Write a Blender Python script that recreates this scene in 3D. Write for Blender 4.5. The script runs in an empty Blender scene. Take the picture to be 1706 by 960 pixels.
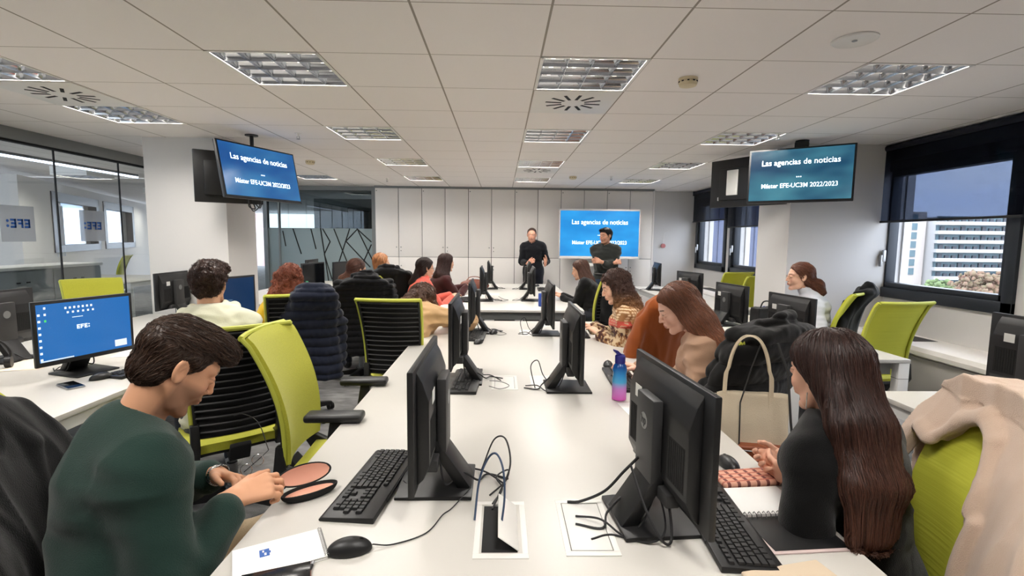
import bpy, bmesh, math, random
import numpy as np
from mathutils import Vector, Matrix
random.seed(7); RNG = np.random.default_rng(7)
SC = bpy.context.scene; COL = SC.collection
PI = math.pi
# ------------------------------------------------------------------ camera
FPX, YAW, PITCH, ROLL, CAMH = 832.0, .0224, .0991, .01045, 1.55
def set_camera():
    f = Vector((math.sin(YAW)*math.cos(PITCH), math.cos(YAW)*math.cos(PITCH), -math.sin(PITCH)))
    rt = f.cross(Vector((0, 0, 1))).normalized(); up = rt.cross(f)
    r2 = rt*math.cos(ROLL)+up*math.sin(ROLL); u2 = up*math.cos(ROLL)-rt*math.sin(ROLL)
    cd = bpy.data.cameras.new('camera'); cam = bpy.data.objects.new('camera', cd); COL.objects.link(cam)
    m = Matrix((r2, u2, -f)).transposed().to_4x4(); m.translation = Vector((0, 0, CAMH)); cam.matrix_world = m
    cd.sensor_width = 36; cd.lens = FPX/1706*36; cd.clip_start = .05; cd.clip_end = 600
    SC.camera = cam
set_camera()
# ------------------------------------------------------------------ world, exposure, lamp strengths
w = bpy.data.worlds.new('world'); SC.world = w; w.use_nodes = True
wn = w.node_tree.nodes; wl = w.node_tree.links
bg = wn['Background']
tc = wn.new('ShaderNodeTexCoord'); nz = wn.new('ShaderNodeTexNoise'); nz.inputs['Scale'].default_value = 3.0; nz.inputs['Detail'].default_value = 5
mp = wn.new('ShaderNodeMapping'); mp.inputs['Scale'].default_value = (1, 1, 3)
cr = wn.new('ShaderNodeValToRGB'); cr.color_ramp.elements[0].position = .35; cr.color_ramp.elements[1].position = .65
cr.color_ramp.elements[0].color = (.62, .74, 1, 1); cr.color_ramp.elements[1].color = (.90, .94, 1, 1)
wl.new(tc.outputs['Generated'], mp.inputs[0]); wl.new(mp.outputs[0], nz.inputs[0]); wl.new(nz.outputs[0], cr.inputs[0]); wl.new(cr.outputs[0], bg.inputs[0])
bg.inputs[1].default_value = 3.2
LAMP_W = 25.0
LAMP_COL = (1.0, .955, .895)
sd = bpy.data.lights.new('sun', 'SUN'); sd.energy = 1.2; sd.angle = .2; sd.color = (1, .96, .9)
so = bpy.data.objects.new('sun', sd); COL.objects.link(so); so.rotation_euler = (math.radians(35), math.radians(-38), 0)
SC.view_settings.view_transform = 'Standard'; SC.view_settings.look = 'None'
SC.view_settings.exposure = 0.93; SC.view_settings.gamma = 1; SC.view_settings.use_curve_mapping = False
SC.cycles.max_bounces = 7; SC.cycles.diffuse_bounces = 4; SC.cycles.glossy_bounces = 4; SC.cycles.transparent_max_bounces = 12
SC.cycles.transmission_bounces = 4; SC.cycles.sample_clamp_indirect = 6; SC.cycles.caustics_reflective = False; SC.cycles.caustics_refractive = False
SC.cycles.use_denoising = True
try: SC.cycles.denoiser = 'OPENIMAGEDENOISE'
except Exception: pass
# ------------------------------------------------------------------ materials
def lin(c):
    return tuple(((x/255)/12.92 if x/255 <= .04045 else ((x/255+.055)/1.055)**2.4) for x in c)
def mat(name, rgb, rough=.5, metal=0, noise=None, bump=None, emit=None, vcol=False, spec=.5, trans=0, alpha=1, aniso=0, sheen=0, ior=1.45):
    """rgb 0-255. noise=(scale, rgb2, stretch) mixes a second colour; bump=(scale, strength)."""
    m = bpy.data.materials.new(name); m.use_nodes = True; nt = m.node_tree; N = nt.nodes; L = nt.links
    b = N['Principled BSDF']; c = (*lin(rgb), 1)
    b.inputs['Base Color'].default_value = c; b.inputs['Roughness'].default_value = rough; b.inputs['Metallic'].default_value = metal
    b.inputs['Specular IOR Level'].default_value = spec; b.inputs['Transmission Weight'].default_value = trans; b.inputs['Alpha'].default_value = alpha
    b.inputs['Sheen Weight'].default_value = sheen; b.inputs['IOR'].default_value = ior
    t = N.new('ShaderNodeTexCoord')
    def mapped(scale, stretch=(1, 1, 1)):
        mpn = N.new('ShaderNodeMapping'); mpn.inputs['Scale'].default_value = [scale*s for s in stretch]
        L.new(t.outputs['Object'], mpn.inputs[0]); n = N.new('ShaderNodeTexNoise'); n.inputs['Scale'].default_value = 1; n.inputs['Detail'].default_value = 4
        L.new(mpn.outputs[0], n.inputs[0]); return n
    src = None
    if vcol:
        a = N.new('ShaderNodeAttribute'); a.attribute_name = 'Col'; src = a.outputs['Color']
    if noise:
        n = mapped(noise[0], noise[2] if len(noise) > 2 else (1, 1, 1)); mx = N.new('ShaderNodeMix'); mx.data_type = 'RGBA'
        r = N.new('ShaderNodeMapRange'); r.inputs[1].default_value = .35; r.inputs[2].default_value = .65; L.new(n.outputs[0], r.inputs[0]); L.new(r.outputs[0], mx.inputs[0])
        mx.inputs[6].default_value = c; mx.inputs[7].default_value = (*lin(noise[1]), 1)
        src = mx.outputs[2]
    if src is not None: L.new(src, b.inputs['Base Color'])
    if bump:
        n = mapped(bump[0], bump[2] if len(bump) > 2 else (1, 1, 1)); bm_ = N.new('ShaderNodeBump'); bm_.inputs['Strength'].default_value = bump[1]; bm_.inputs['Distance'].default_value = .01
        L.new(n.outputs[0], bm_.inputs['Height']); L.new(bm_.outputs[0], b.inputs['Normal'])
    if emit:
        b.inputs['Emission Color'].default_value = (*lin(emit[0]), 1); b.inputs['Emission Strength'].default_value = emit[1]
    return m
# ------------------------------------------------------------------ mesh builder
class MB:
    def __init__(s): s.v = []; s.f = []
    def add(s, vs, fs, M=None):
        o = len(s.v)
        if M is not None: vs = [M @ Vector(p) for p in vs]
        s.v += [tuple(p) for p in vs]; s.f += [tuple(i+o for i in f) for f in fs]; return s
    def box(s, x0, x1, y0, y1, z0, z1, bev=0, M=None, seg=2):
        bm = bmesh.new(); bmesh.ops.create_cube(bm, size=1)
        for v in bm.verts: v.co = ((x0+x1)/2+v.co.x*(x1-x0), (y0+y1)/2+v.co.y*(y1-y0), (z0+z1)/2+v.co.z*(z1-z0))
        if bev: bmesh.ops.bevel(bm, geom=list(bm.edges), offset=bev, segments=seg, affect='EDGES', profile=.5)
        return s._bm(bm, M)
    def _bm(s, bm, M=None):
        bm.verts.index_update(); s.add([v.co[:] for v in bm.verts], [[v.index for v in f.verts] for f in bm.faces], M); bm.free(); return s
    def cyl(s, p0, p1, r0, r1=None, seg=16, M=None):
        r1 = r0 if r1 is None else r1
        return s.tube([p0, p1], [r0, r1], seg, M)
    def tube(s, pts, r, seg=8, M=None, caps=True):
        pts = [Vector(p) for p in pts]; n = len(pts)
        if not isinstance(r, (list, tuple)): r = [r]*n
        t0 = (pts[1]-pts[0]).normalized(); a = Vector((0, 0, 1)) if abs(t0.z) < .9 else Vector((1, 0, 0))
        u = t0.cross(a).normalized(); vs = []; fs = []
        for i, p in enumerate(pts):
            t = (pts[min(i+1, n-1)]-pts[max(i-1, 0)]).normalized()
            u = (u-t*u.dot(t)); u = u.normalized() if u.length > 1e-6 else t.orthogonal().normalized(); w_ = t.cross(u)
            for k in range(seg):
                a_ = 2*PI*k/seg; vs.append(p+(u*math.cos(a_)+w_*math.sin(a_))*r[i])
        for i in range(n-1):
            for k in range(seg):
                k2 = (k+1) % seg; fs.append((i*seg+k, i*seg+k2, (i+1)*seg+k2, (i+1)*seg+k))
        if caps: fs.append(tuple(reversed(range(seg)))); fs.append(tuple((n-1)*seg+k for k in range(seg)))
        return s.add(vs, fs, M)
    def lathe(s, prof, seg=24, c=(0, 0, 0), M=None):
        vs = []; fs = []; n = len(prof)
        for r, z in prof:
            for k in range(seg): a_ = 2*PI*k/seg; vs.append((c[0]+r*math.cos(a_), c[1]+r*math.sin(a_), c[2]+z))
        for i in range(n-1):
            for k in range(seg): k2 = (k+1) % seg; fs.append((i*seg+k, i*seg+k2, (i+1)*seg+k2, (i+1)*seg+k))
        fs.append(tuple(reversed(range(seg)))); fs.append(tuple((n-1)*seg+k for k in range(seg)))
        return s.add(vs, fs, M)
    def prism(s, poly, lo, hi, axis='x', bev=0, M=None):
        """polygon of (a, b) pairs extruded along axis: x -> (y,z), y -> (x,z), z -> (x,y)"""
        def P(a, b, c): return {'x': (c, a, b), 'y': (a, c, b), 'z': (a, b, c)}[axis]
        n = len(poly); bm = bmesh.new()
        A = [bm.verts.new(P(a, b, lo)) for a, b in poly]; Bv = [bm.verts.new(P(a, b, hi)) for a, b in poly]
        bm.faces.new(A); bm.faces.new(list(reversed(Bv)))
        for i in range(n): bm.faces.new((A[i], Bv[i], Bv[(i+1) % n], A[(i+1) % n]))
        bmesh.ops.recalc_face_normals(bm, faces=bm.faces[:])
        if bev: bmesh.ops.bevel(bm, geom=list(bm.edges), offset=bev, segments=2, affect='EDGES', profile=.5)
        return s._bm(bm, M)
    def ball(s, c, r, seg=16, M=None):
        bm = bmesh.new(); bmesh.ops.create_uvsphere(bm, u_segments=seg, v_segments=max(6, seg//2), radius=1)
        r = (r, r, r) if not isinstance(r, (tuple, list)) else r
        for v in bm.verts: v.co = (c[0]+v.co.x*r[0], c[1]+v.co.y*r[1], c[2]+v.co.z*r[2])
        return s._bm(bm, M)
    def sheet(s, F, nu, nv, th, M=None):
        """F(u,v)->point for u,v in 0..1, thickened along the normal by th"""
        g = np.array([[F(i/nu, j/nv) for j in range(nv+1)] for i in range(nu+1)], float)
        du = np.gradient(g, axis=0); dv = np.gradient(g, axis=1); n = np.cross(du, dv); n /= np.linalg.norm(n, axis=2, keepdims=True)+1e-12
        top = (g+n*th/2).reshape(-1, 3).tolist(); bot = (g-n*th/2).reshape(-1, 3).tolist(); K = len(top); W = nv+1; fs = []
        for i in range(nu):
            for j in range(nv):
                a, b, c, d = i*W+j, (i+1)*W+j, (i+1)*W+j+1, i*W+j+1
                fs.append((a, b, c, d)); fs.append((K+d, K+c, K+b, K+a))
        ring = [(i*W) for i in range(nu+1)]+[nu*W+j for j in range(1, nv+1)]+[i*W+nv for i in range(nu-1, -1, -1)]+[j for j in range(nv-1, 0, -1)]
        for k in range(len(ring)):
            a, b = ring[k], ring[(k+1) % len(ring)]; fs.append((b, a, K+a, K+b))
        return s.add(top+bot, fs, M)
    def out(s, name, m, parent=None, loc=None, ang=35, flat=False):
        me = bpy.data.meshes.new(name); me.from_pydata(s.v, [], s.f); me.materials.append(m)
        if not flat:
            me.polygons.foreach_set('use_smooth', [True]*len(me.polygons)); me.set_sharp_from_angle(angle=math.radians(ang))
        me.update(); o = bpy.data.objects.new(name, me); COL.objects.link(o)
        if parent is not None: o.parent = parent
        if loc: o.location = loc
        return o
def tag(o, label, cat, group=None, kind=None):
    if label: o['label'] = label
    if cat: o['category'] = cat
    if group: o['group'] = group
    if kind: o['kind'] = kind
    return o
def thing(name, label, cat, loc=(0, 0, 0), rz=0, group=None):
    o = bpy.data.objects.new(name, None); COL.objects.link(o); o.location = loc; o.rotation_euler = (0, 0, math.radians(rz)); o.empty_display_size = .1
    return tag(o, label, cat, group)
def struct(o, label=None):
    o['kind'] = 'structure'
    if label: o['label'] = label
    return o
def dup(root, loc, rz=0, label=None, group=None):
    r = root.copy(); COL.objects.link(r); r.location = loc; r.rotation_euler = (0, 0, math.radians(rz))
    if label: r['label'] = label
    if group: r['group'] = group
    def rec(a, b):
        for ch in list(a.children):
            c = ch.copy(); COL.objects.link(c); c.parent = b; rec(ch, c)
    rec(root, r); return r
def frame(o, loc, rz):
    return Matrix.Translation(loc) @ Matrix.Rotation(math.radians(rz), 4, 'Z')
def catenary(pts, n=8):
    """smooth Catmull-Rom path through pts"""
    P = [Vector(p) for p in pts]; P = [P[0]*2-P[1]]+P+[P[-1]*2-P[-2]]; o = []
    for i in range(1, len(P)-2):
        for k in range(n):
            t = k/n; a, b, c, d = P[i-1:i+3]
            o.append(.5*((2*b)+(c-a)*t+(2*a-5*b+4*c-d)*t*t+(-a+3*b-3*c+d)*t**3))
    o.append(P[-2]); return o
def text_part(txt, size, m, parent, M, bold=0, name='lettering', align='CENTER', sx=1):
    cu = bpy.data.curves.new(name, 'FONT'); cu.body = txt; cu.size = size; cu.align_x = align; cu.align_y = 'CENTER'; cu.extrude = .0004; cu.offset = bold; cu.resolution_u = 3
    t = bpy.data.objects.new(name+'_curve', cu); COL.objects.link(t); bpy.context.view_layer.update()
    me = bpy.data.meshes.new_from_object(t.evaluated_get(bpy.context.evaluated_depsgraph_get())); bpy.data.objects.remove(t)
    me.name = name; me.materials.clear(); me.materials.append(m); me.transform(M @ Matrix.Diagonal((sx, 1, 1, 1)))
    o = bpy.data.objects.new(name, me); COL.objects.link(o); o.parent = parent; return o
# ------------------------------------------------------------------ sculpting with distance fields
A3 = lambda *a: np.array(a, float)
def nrm(v): v = np.asarray(v, float); return v/(np.linalg.norm(v)+1e-12)
def smin(a, b, k=.03):
    h = np.clip(.5+.5*(b-a)/k, 0, 1); return b*(1-h)+a*h-k*h*(1-h)
def smax(a, b, k=.02): return -smin(-a, -b, k)
def seg(P, a, b, r1, r2=None):
    r2 = r1 if r2 is None else r2; a = A3(*a); b = A3(*b); ba = b-a; pa = P-a
    t = np.clip(pa @ ba/(ba @ ba+1e-12), 0, 1); return np.linalg.norm(pa-t[:, None]*ba, axis=1)-(r1+(r2-r1)*t)
def chain(P, pts, rs, k=.01):
    d = None
    for i in range(len(pts)-1):
        e = seg(P, pts[i], pts[i+1], rs[i], rs[i+1]); d = e if d is None else smin(d, e, k)
    return d
def ell(P, c, r):
    q = (P-A3(*c))/A3(*r); k = np.linalg.norm(q, axis=1); return (k-1)*min(r)*(.6+.4*np.minimum(k, 1))
def ellseg(P, a, b, R, w1, w2, d1, d2):
    a = A3(*a); b = A3(*b); ba = b-a; ln = np.linalg.norm(ba); ax = ba/ln; R = nrm(R-ax*(R @ ax)); Fv = np.cross(ax, R)
    pa = P-a; t = np.clip(pa @ ax/ln, 0, 1); q = pa-t[:, None]*ba; x = q @ R; y = q @ Fv; z = q @ ax
    W = w1+(w2-w1)*t; D = d1+(d2-d1)*t; m = np.minimum(W, D)
    return (np.sqrt((x/W)**2+(y/D)**2+(z/m)**2)-1)*m
def hash3(i, j, k, s):
    n = (i*374761393+j*668265263+k*2147483647+s*1274126177) & 0xffffffff
    n = ((n ^ (n >> 13))*1274126177) & 0xffffffff; return ((n ^ (n >> 16)) & 0xffff)/65535.0
def vnoise(P, sc, seed=0):
    Q = P*np.asarray(sc, float); I = np.floor(Q).astype(np.int64); f = Q-I; f = f*f*(3-2*f); o = 0
    for a in (0, 1):
        for b in (0, 1):
            for c in (0, 1):
                wgt = (f[:, 0] if a else 1-f[:, 0])*(f[:, 1] if b else 1-f[:, 1])*(f[:, 2] if c else 1-f[:, 2])
                o = o+wgt*hash3(I[:, 0]+a, I[:, 1]+b, I[:, 2]+c, seed)
    return o*2-1
def nets(f, lo, hi, h):
    lo = A3(*lo); hi = A3(*hi); C = 4; nc = np.maximum(np.ceil((hi-lo)/(h*C)).astype(int), 1)+1; n = (nc-1)*C+1
    ax = [lo[i]+np.arange(nc[i])*h*C for i in range(3)]; G = np.stack(np.meshgrid(*ax, indexing='ij'), -1).reshape(-1, 3)
    dc = f(G).reshape(nc)
    near = np.abs(dc) < h*C*1.9
    cell = np.zeros(nc-1, bool); mn = np.full(nc-1, 1e9); mx = -mn
    for a in (0, 1):
        for b in (0, 1):
            for c in (0, 1):
                s_ = (slice(a, nc[0]-1+a), slice(b, nc[1]-1+b), slice(c, nc[2]-1+c)); cell |= near[s_]; mn = np.minimum(mn, dc[s_]); mx = np.maximum(mx, dc[s_])
    cell |= (mn < 0) & (mx > 0)
    D = np.full(n, 1.0); rep = np.repeat(np.repeat(np.repeat(np.where(mn < 0, -1.0, 1.0), C, 0), C, 1), C, 2)
    D[:n[0]-1, :n[1]-1, :n[2]-1] = rep
    need = np.zeros(n, bool); cf = np.repeat(np.repeat(np.repeat(cell, C, 0), C, 1), C, 2)
    for a in (0, 1):
        for b in (0, 1):
            for c in (0, 1): need[a:n[0]-1+a, b:n[1]-1+b, c:n[2]-1+c] |= cf
    idx = np.argwhere(need); D[need] = f(lo+idx*h)
    ins = D < 0
    cnt = np.zeros(n-1, np.int8); 
    cn = [(a, b, c) for a in (0, 1) for b in (0, 1) for c in (0, 1)]
    for a, b, c in cn: cnt += ins[a:n[0]-1+a, b:n[1]-1+b, c:n[2]-1+c]
    act = (cnt > 0) & (cnt < 8); cid = np.full(n-1, -1, np.int64); ci = np.argwhere(act); cid[act] = np.arange(len(ci))
    if len(ci) == 0: return np.zeros((0, 3)), np.zeros((0, 4), int)
    acc = np.zeros((len(ci), 3)); k = np.zeros(len(ci))
    vals = {o: D[ci[:, 0]+o[0], ci[:, 1]+o[1], ci[:, 2]+o[2]] for o in cn}
    for o in cn:
        for d_ in range(3):
            if o[d_] == 0:
                o2 = list(o); o2[d_] = 1; o2 = tuple(o2); va, vb = vals[o], vals[o2]; m = (va < 0) != (vb < 0)
                t = np.where(m, va/np.where(m, va-vb, 1), 0); p = np.array(o, float)[None]+np.eye(3)[d_][None]*t[:, None]
                acc[m] += p[m]; k[m] += 1
    V = lo+(ci+acc/k[:, None])*h
    Q = []
    for d_ in range(3):
        sl0 = [slice(None)]*3; sl1 = [slice(None)]*3; sl0[d_] = slice(0, -1); sl1[d_] = slice(1, None)
        a = ins[tuple(sl0)]; b = ins[tuple(sl1)]; e = np.argwhere(a != b); u, v = [(1, 2), (2, 0), (0, 1)][d_]
        e = e[(e[:, u] > 0) & (e[:, v] > 0) & (e[:, u] < n[u]-1) & (e[:, v] < n[v]-1)]
        fl = a[e[:, 0], e[:, 1], e[:, 2]]
        def at_(du, dv): q = e.copy(); q[:, u] += du; q[:, v] += dv; return cid[q[:, 0], q[:, 1], q[:, 2]]
        q = np.stack([at_(-1, -1), at_(0, -1), at_(0, 0), at_(-1, 0)], 1); q[~fl] = q[~fl][:, ::-1]; Q.append(q)
    Q = np.concatenate(Q); Q = Q[(Q >= 0).all(1)]
    e = h*.25; g = np.stack([f(V+np.eye(3)[i]*e)-f(V-np.eye(3)[i]*e) for i in range(3)], 1)/(2*e)
    g2 = (g*g).sum(1); st = f(V)/np.maximum(g2, .05); V = V-np.clip(st, -h*.6, h*.6)[:, None]*g
    return V, Q
def fast_mesh(name, V, Q, m, parent, origin, col=None):
    V = np.asarray(V)-np.asarray(origin, float); me = bpy.data.meshes.new(name); n, nf = len(V), len(Q); k = Q.shape[1] if nf else 4
    me.vertices.add(n); me.vertices.foreach_set('co', V.astype(np.float32).ravel()); me.loops.add(nf*k); me.loops.foreach_set('vertex_index', Q.astype(np.int32).ravel())
    me.polygons.add(nf); me.polygons.foreach_set('loop_start', np.arange(0, nf*k, k, dtype=np.int32)); me.polygons.foreach_set('use_smooth', np.ones(nf, bool))
    me.update(calc_edges=True)
    if col is not None:
        a = me.color_attributes.new('Col', 'FLOAT_COLOR', 'POINT'); a.data.foreach_set('color', np.concatenate([col, np.ones((n, 1))], 1).astype(np.float32).ravel())
    me.materials.append(m); o = bpy.data.objects.new(name, me); COL.objects.link(o)
    if parent is not None: o.parent = parent
    else: o.location = origin
    return o
def sculpt(name, f, boxes, m, parent=None, origin=(0, 0, 0), col=None):
    """boxes: list of (lo, hi, h) regions meshed and joined into one mesh"""
    Vs = []; Qs = []; o = 0
    for lo, hi, h in boxes:
        V, Q = nets(f, lo, hi, h); Vs.append(V); Qs.append(Q+o); o += len(V)
    V = np.concatenate(Vs); Q = np.concatenate(Qs)
    ob = fast_mesh(name, V, Q, m, parent, origin, col(V) if col else None); return ob, V, Q
def poly2d(x, z, pts):
    """signed distance to polygon"""
    pts = np.asarray(pts, float); n = len(pts); d = np.full(x.shape, 1e9); s = np.ones(x.shape)
    for i in range(n):
        a = pts[i]; b = pts[i-1]; e = b-a; wx = x-a[0]; wz = z-a[1]; t = np.clip((wx*e[0]+wz*e[1])/(e @ e), 0, 1)
        d = np.minimum(d, (wx-e[0]*t)**2+(wz-e[1]*t)**2)
        c1 = z >= a[1]; c2 = z < b[1]; c3 = e[0]*wz > e[1]*wx
        fl = (c1 & c2 & c3) | (~c1 & ~c2 & ~c3); s = np.where(fl, -s, s)
    return s*np.sqrt(d)
# ------------------------------------------------------------------ shared materials
M = {}
def mk(): 
    M['wall'] = mat('wall_paint', (212, 209, 206), .85, bump=(60, .03)); M['cab'] = mat('cabinet_laminate', (238, 233, 228), .55)
    M['white'] = mat('white_plastic', (228, 226, 222), .4); M['whitemetal'] = mat('white_powder_coat', (226, 226, 224), .4)
    M['desk'] = mat('desk_laminate', (200, 197, 191), .32, bump=(300, .02), spec=.4); M['deskedge'] = mat('desk_edge', (188, 182, 170), .5)
    M['carpet'] = mat('carpet', (122, 121, 121), .95, noise=(6, (156, 155, 155), (1, 1.8, 1)), bump=(220, .5))
    M['grey'] = mat('grey_metal', (128, 130, 130), .45, metal=.3); M['greycab'] = mat('grey_cabinet', (138, 142, 144), .5)
    M['seam'] = mat('shadow_gap', (70, 68, 66), .8); M['frame'] = mat('window_frame', (52, 56, 62), .4, metal=.3)
    M['black'] = mat('black_plastic', (26, 26, 27), .42); M['black2'] = mat('black_matte', (20, 20, 21), .75); M['dgrey'] = mat('dark_grey_plastic', (48, 48, 49), .5)
    M['key'] = mat('keycap', (34, 34, 35), .5); M['chrome'] = mat('chrome', (200, 200, 200), .18, metal=1); M['steel'] = mat('brushed_steel', (150, 150, 150), .35, metal=1)
    M['lime'] = mat('lime_fabric', (186, 186, 58), .85, noise=(260, (172, 172, 48)), bump=(400, .25), sheen=.2)
    M['limep'] = mat('lime_frame_plastic', (186, 190, 74), .5); M['scr'] = mat('dark_screen', (12, 14, 18), .16)
    M['rubber'] = mat('rubber', (16, 16, 16), .8); M['label'] = mat('white_sticker', (224, 224, 220), .6); M['ink'] = mat('blue_ink', (44, 92, 168), .6)
    M['lum'] = mat('mirror_louvre', (204, 207, 212), .16, metal=1); M['paper'] = mat('paper', (238, 237, 235), .8); M['txt'] = mat('slide_text', (230, 240, 248), .6, emit=((225, 238, 250), 1.1))
    M['navy'] = mat('navy_blind', (30, 32, 44), .9); M['skin'] = mat('skin', (210, 160, 130), .5, vcol=True, spec=.35)
    M['hair'] = mat('hair', (40, 25, 20), .42, vcol=True, spec=.45); M['cloth'] = mat('cloth', (90, 90, 90), .9, vcol=True, bump=(330, .3), spec=.2, sheen=.15)
    M['cord'] = mat('black_cable', (30, 30, 32), .5); M['greycord'] = mat('grey_cable', (120, 120, 120), .5); M['bluecord'] = mat('blue_cable', (52, 70, 96), .5)
    M['leather'] = mat('brown_leather', (140, 76, 48), .45, bump=(120, .1)); M['canvas'] = mat('cream_canvas', (214, 200, 176), .9, bump=(300, .3))
    # clear glass that lets light through: transparent + fresnel reflection
    def glass(name, tint, refl=.10, body=0, bodycol=(1, 1, 1)):
        m = bpy.data.materials.new(name); m.use_nodes = True; N = m.node_tree.nodes; L = m.node_tree.links; N.remove(N['Principled BSDF']); o = N['Material Output']
        t = N.new('ShaderNodeBsdfTransparent'); t.inputs[0].default_value = (*tint, 1); g = N.new('ShaderNodeBsdfGlossy'); g.inputs['Roughness'].default_value = .01
        lw = N.new('ShaderNodeLayerWeight'); lw.inputs[0].default_value = .5; pw = N.new('ShaderNodeMath'); pw.operation = 'POWER'; pw.inputs[1].default_value = 4; ml = N.new('ShaderNodeMath'); ml.operation = 'MULTIPLY_ADD'; ml.inputs[1].default_value = .8; ml.inputs[2].default_value = refl*.3; L.new(lw.outputs['Facing'], pw.inputs[0]); L.new(pw.outputs[0], ml.inputs[0]); mx = N.new('ShaderNodeMixShader'); L.new(ml.outputs[0], mx.inputs[0]); L.new(t.outputs[0], mx.inputs[1]); L.new(g.outputs[0], mx.inputs[2]); src = mx
        if body:
            d = N.new('ShaderNodeBsdfDiffuse'); d.inputs[0].default_value = (*bodycol, 1); m2 = N.new('ShaderNodeMixShader'); m2.inputs[0].default_value = body; L.new(mx.outputs[0], m2.inputs[1]); L.new(d.outputs[0], m2.inputs[2]); src = m2
        L.new(src.outputs[0], o.inputs[0]); return m
    M['glass'] = glass('clear_glass', (.97, .98, .98), .12); M['pglass'] = glass('partition_glass', (.90, .93, .92), .20)
    M['frost'] = glass('frosted_film', (.8, .85, .85), .1, .82, (.33, .40, .41)); M['sticker'] = glass('frosted_sticker', (.85, .87, .9), .05, .6, (.5, .53, .57))
    M['blind'] = glass('sheer_navy_blind', (.42, .46, .54), .02, .42, (.016, .018, .028)); M['dglass'] = glass('smoked_glass', (.42, .47, .47), .2)
    M['bottle'] = glass('bottle_plastic', (.85, .95, .92), .35, .15, (.6, .75, .7)); M['lens'] = glass('lens', (.95, .95, .95), .3)
    # ceiling tiles: 0.6 m lay-in panels, bar lines are the tile pattern
    m = bpy.data.materials.new('ceiling_tile'); m.use_nodes = True; N = m.node_tree.nodes; L = m.node_tree.links; b = N['Principled BSDF']; b.inputs['Roughness'].default_value = .9
    t = N.new('ShaderNodeTexCoord'); sx = N.new('ShaderNodeSeparateXYZ'); L.new(t.outputs['Object'], sx.inputs[0])
    def lines(out, off, w_):
        a = N.new('ShaderNodeMath'); a.operation = 'ADD'; a.inputs[1].default_value = off; L.new(out, a.inputs[0]); q = N.new('ShaderNodeMath'); q.operation = 'DIVIDE'; q.inputs[1].default_value = .6; L.new(a.outputs[0], q.inputs[0])
        f = N.new('ShaderNodeMath'); f.operation = 'FRACT'; L.new(q.outputs[0], f.inputs[0]); s_ = N.new('ShaderNodeMath'); s_.operation = 'SUBTRACT'; s_.inputs[1].default_value = .5; L.new(f.outputs[0], s_.inputs[0])
        ab = N.new('ShaderNodeMath'); ab.operation = 'ABSOLUTE'; L.new(s_.outputs[0], ab.inputs[0]); g = N.new('ShaderNodeMath'); g.operation = 'GREATER_THAN'; g.inputs[1].default_value = .5-w_/.6; L.new(ab.outputs[0], g.inputs[0]); return g.outputs[0]
    l1 = lines(sx.outputs[0], .393+6, .0055); l2 = lines(sx.outputs[1], -2.205+12, .003); mxm = N.new('ShaderNodeMath'); mxm.operation = 'MAXIMUM'; L.new(l1, mxm.inputs[0]); L.new(l2, mxm.inputs[1])
    mc = N.new('ShaderNodeMix'); mc.data_type = 'RGBA'; mc.inputs[6].default_value = (*lin((240, 235, 232)), 1); mc.inputs[7].default_value = (*lin((158, 150, 140)), 1); L.new(mxm.outputs[0], mc.inputs[0]); L.new(mc.outputs[2], b.inputs['Base Color'])
    n = N.new('ShaderNodeTexNoise'); n.inputs['Scale'].default_value = 140; L.new(t.outputs['Object'], n.inputs[0]); bp = N.new('ShaderNodeBump'); bp.inputs['Strength'].default_value = .12; bp.inputs['Distance'].default_value = .003; L.new(n.outputs[0], bp.inputs['Height']); L.new(bp.outputs[0], b.inputs['Normal'])
    M['ceil'] = m
mk()
# ------------------------------------------------------------------ room shell
HZ = 2.53; X0, Y0 = -.393, 2.205
LIGHTS = [(-5, 1), (-5, 3), (-5, 7), (-5, 10)]+[(i, j) for i in (-2, 1, 4) for j in (1, 4, 7, 10)]
NEAR_FILL = [(-5, -3), (-2, -3), (1, -3), (4, -3)]  # unseen overhead lamps, added to light the foreground
FAR_FILL = [(-7.2, 6.2), (-7.2, 8.9), (-9.8, 7.5), (-8.2, 12.5), (-10.5, 16), (-3.2, 11.6)]  # lamps added because the rooms beyond the glass came out dark
VENTS = [(-5, 2), (1, 2), (1, 8)]
def cell(i, j): return X0+.6*i, Y0+.6*j
struct(MB().box(-16, 4.25, -2.6, 26, -.1, 0).out('floor', M['carpet']))
holes = set(LIGHTS+NEAR_FILL); c = MB()
xs = [-4.7]+[X0+.6*i for i in range(-7, 8)]+[4.25]; ys = [-2.6]+[Y0+.6*j for j in range(-7, 14)]+[10.35]
for a in range(len(xs)-1):
    for b in range(len(ys)-1):
        i = a-8; j = b-8
        if (i, j) in holes: continue
        c.add([(xs[a], ys[b], HZ), (xs[a+1], ys[b], HZ), (xs[a+1], ys[b+1], HZ), (xs[a], ys[b+1], HZ), (xs[a], ys[b], HZ+.02), (xs[a+1], ys[b], HZ+.02), (xs[a+1], ys[b+1], HZ+.02), (xs[a], ys[b+1], HZ+.02)], [(0, 3, 2, 1), (4, 5, 6, 7), (0, 1, 5, 4), (1, 2, 6, 5), (2, 3, 7, 6), (3, 0, 4, 7)])
struct(c.out('ceiling', M['ceil'], flat=True))
struct(MB().box(-4.9, 4.4, -2.8, 10.5, 2.75, 2.85).out('ceiling', M['wall']))
oc = MB(); oc.box(-16, -4.72, -2.6, 10.3, HZ+.14, HZ+.2).box(-16, -.4, 10.35, 26, HZ+.14, HZ+.2); struct(oc.out('ceiling', M['ceil'], flat=True))
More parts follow.
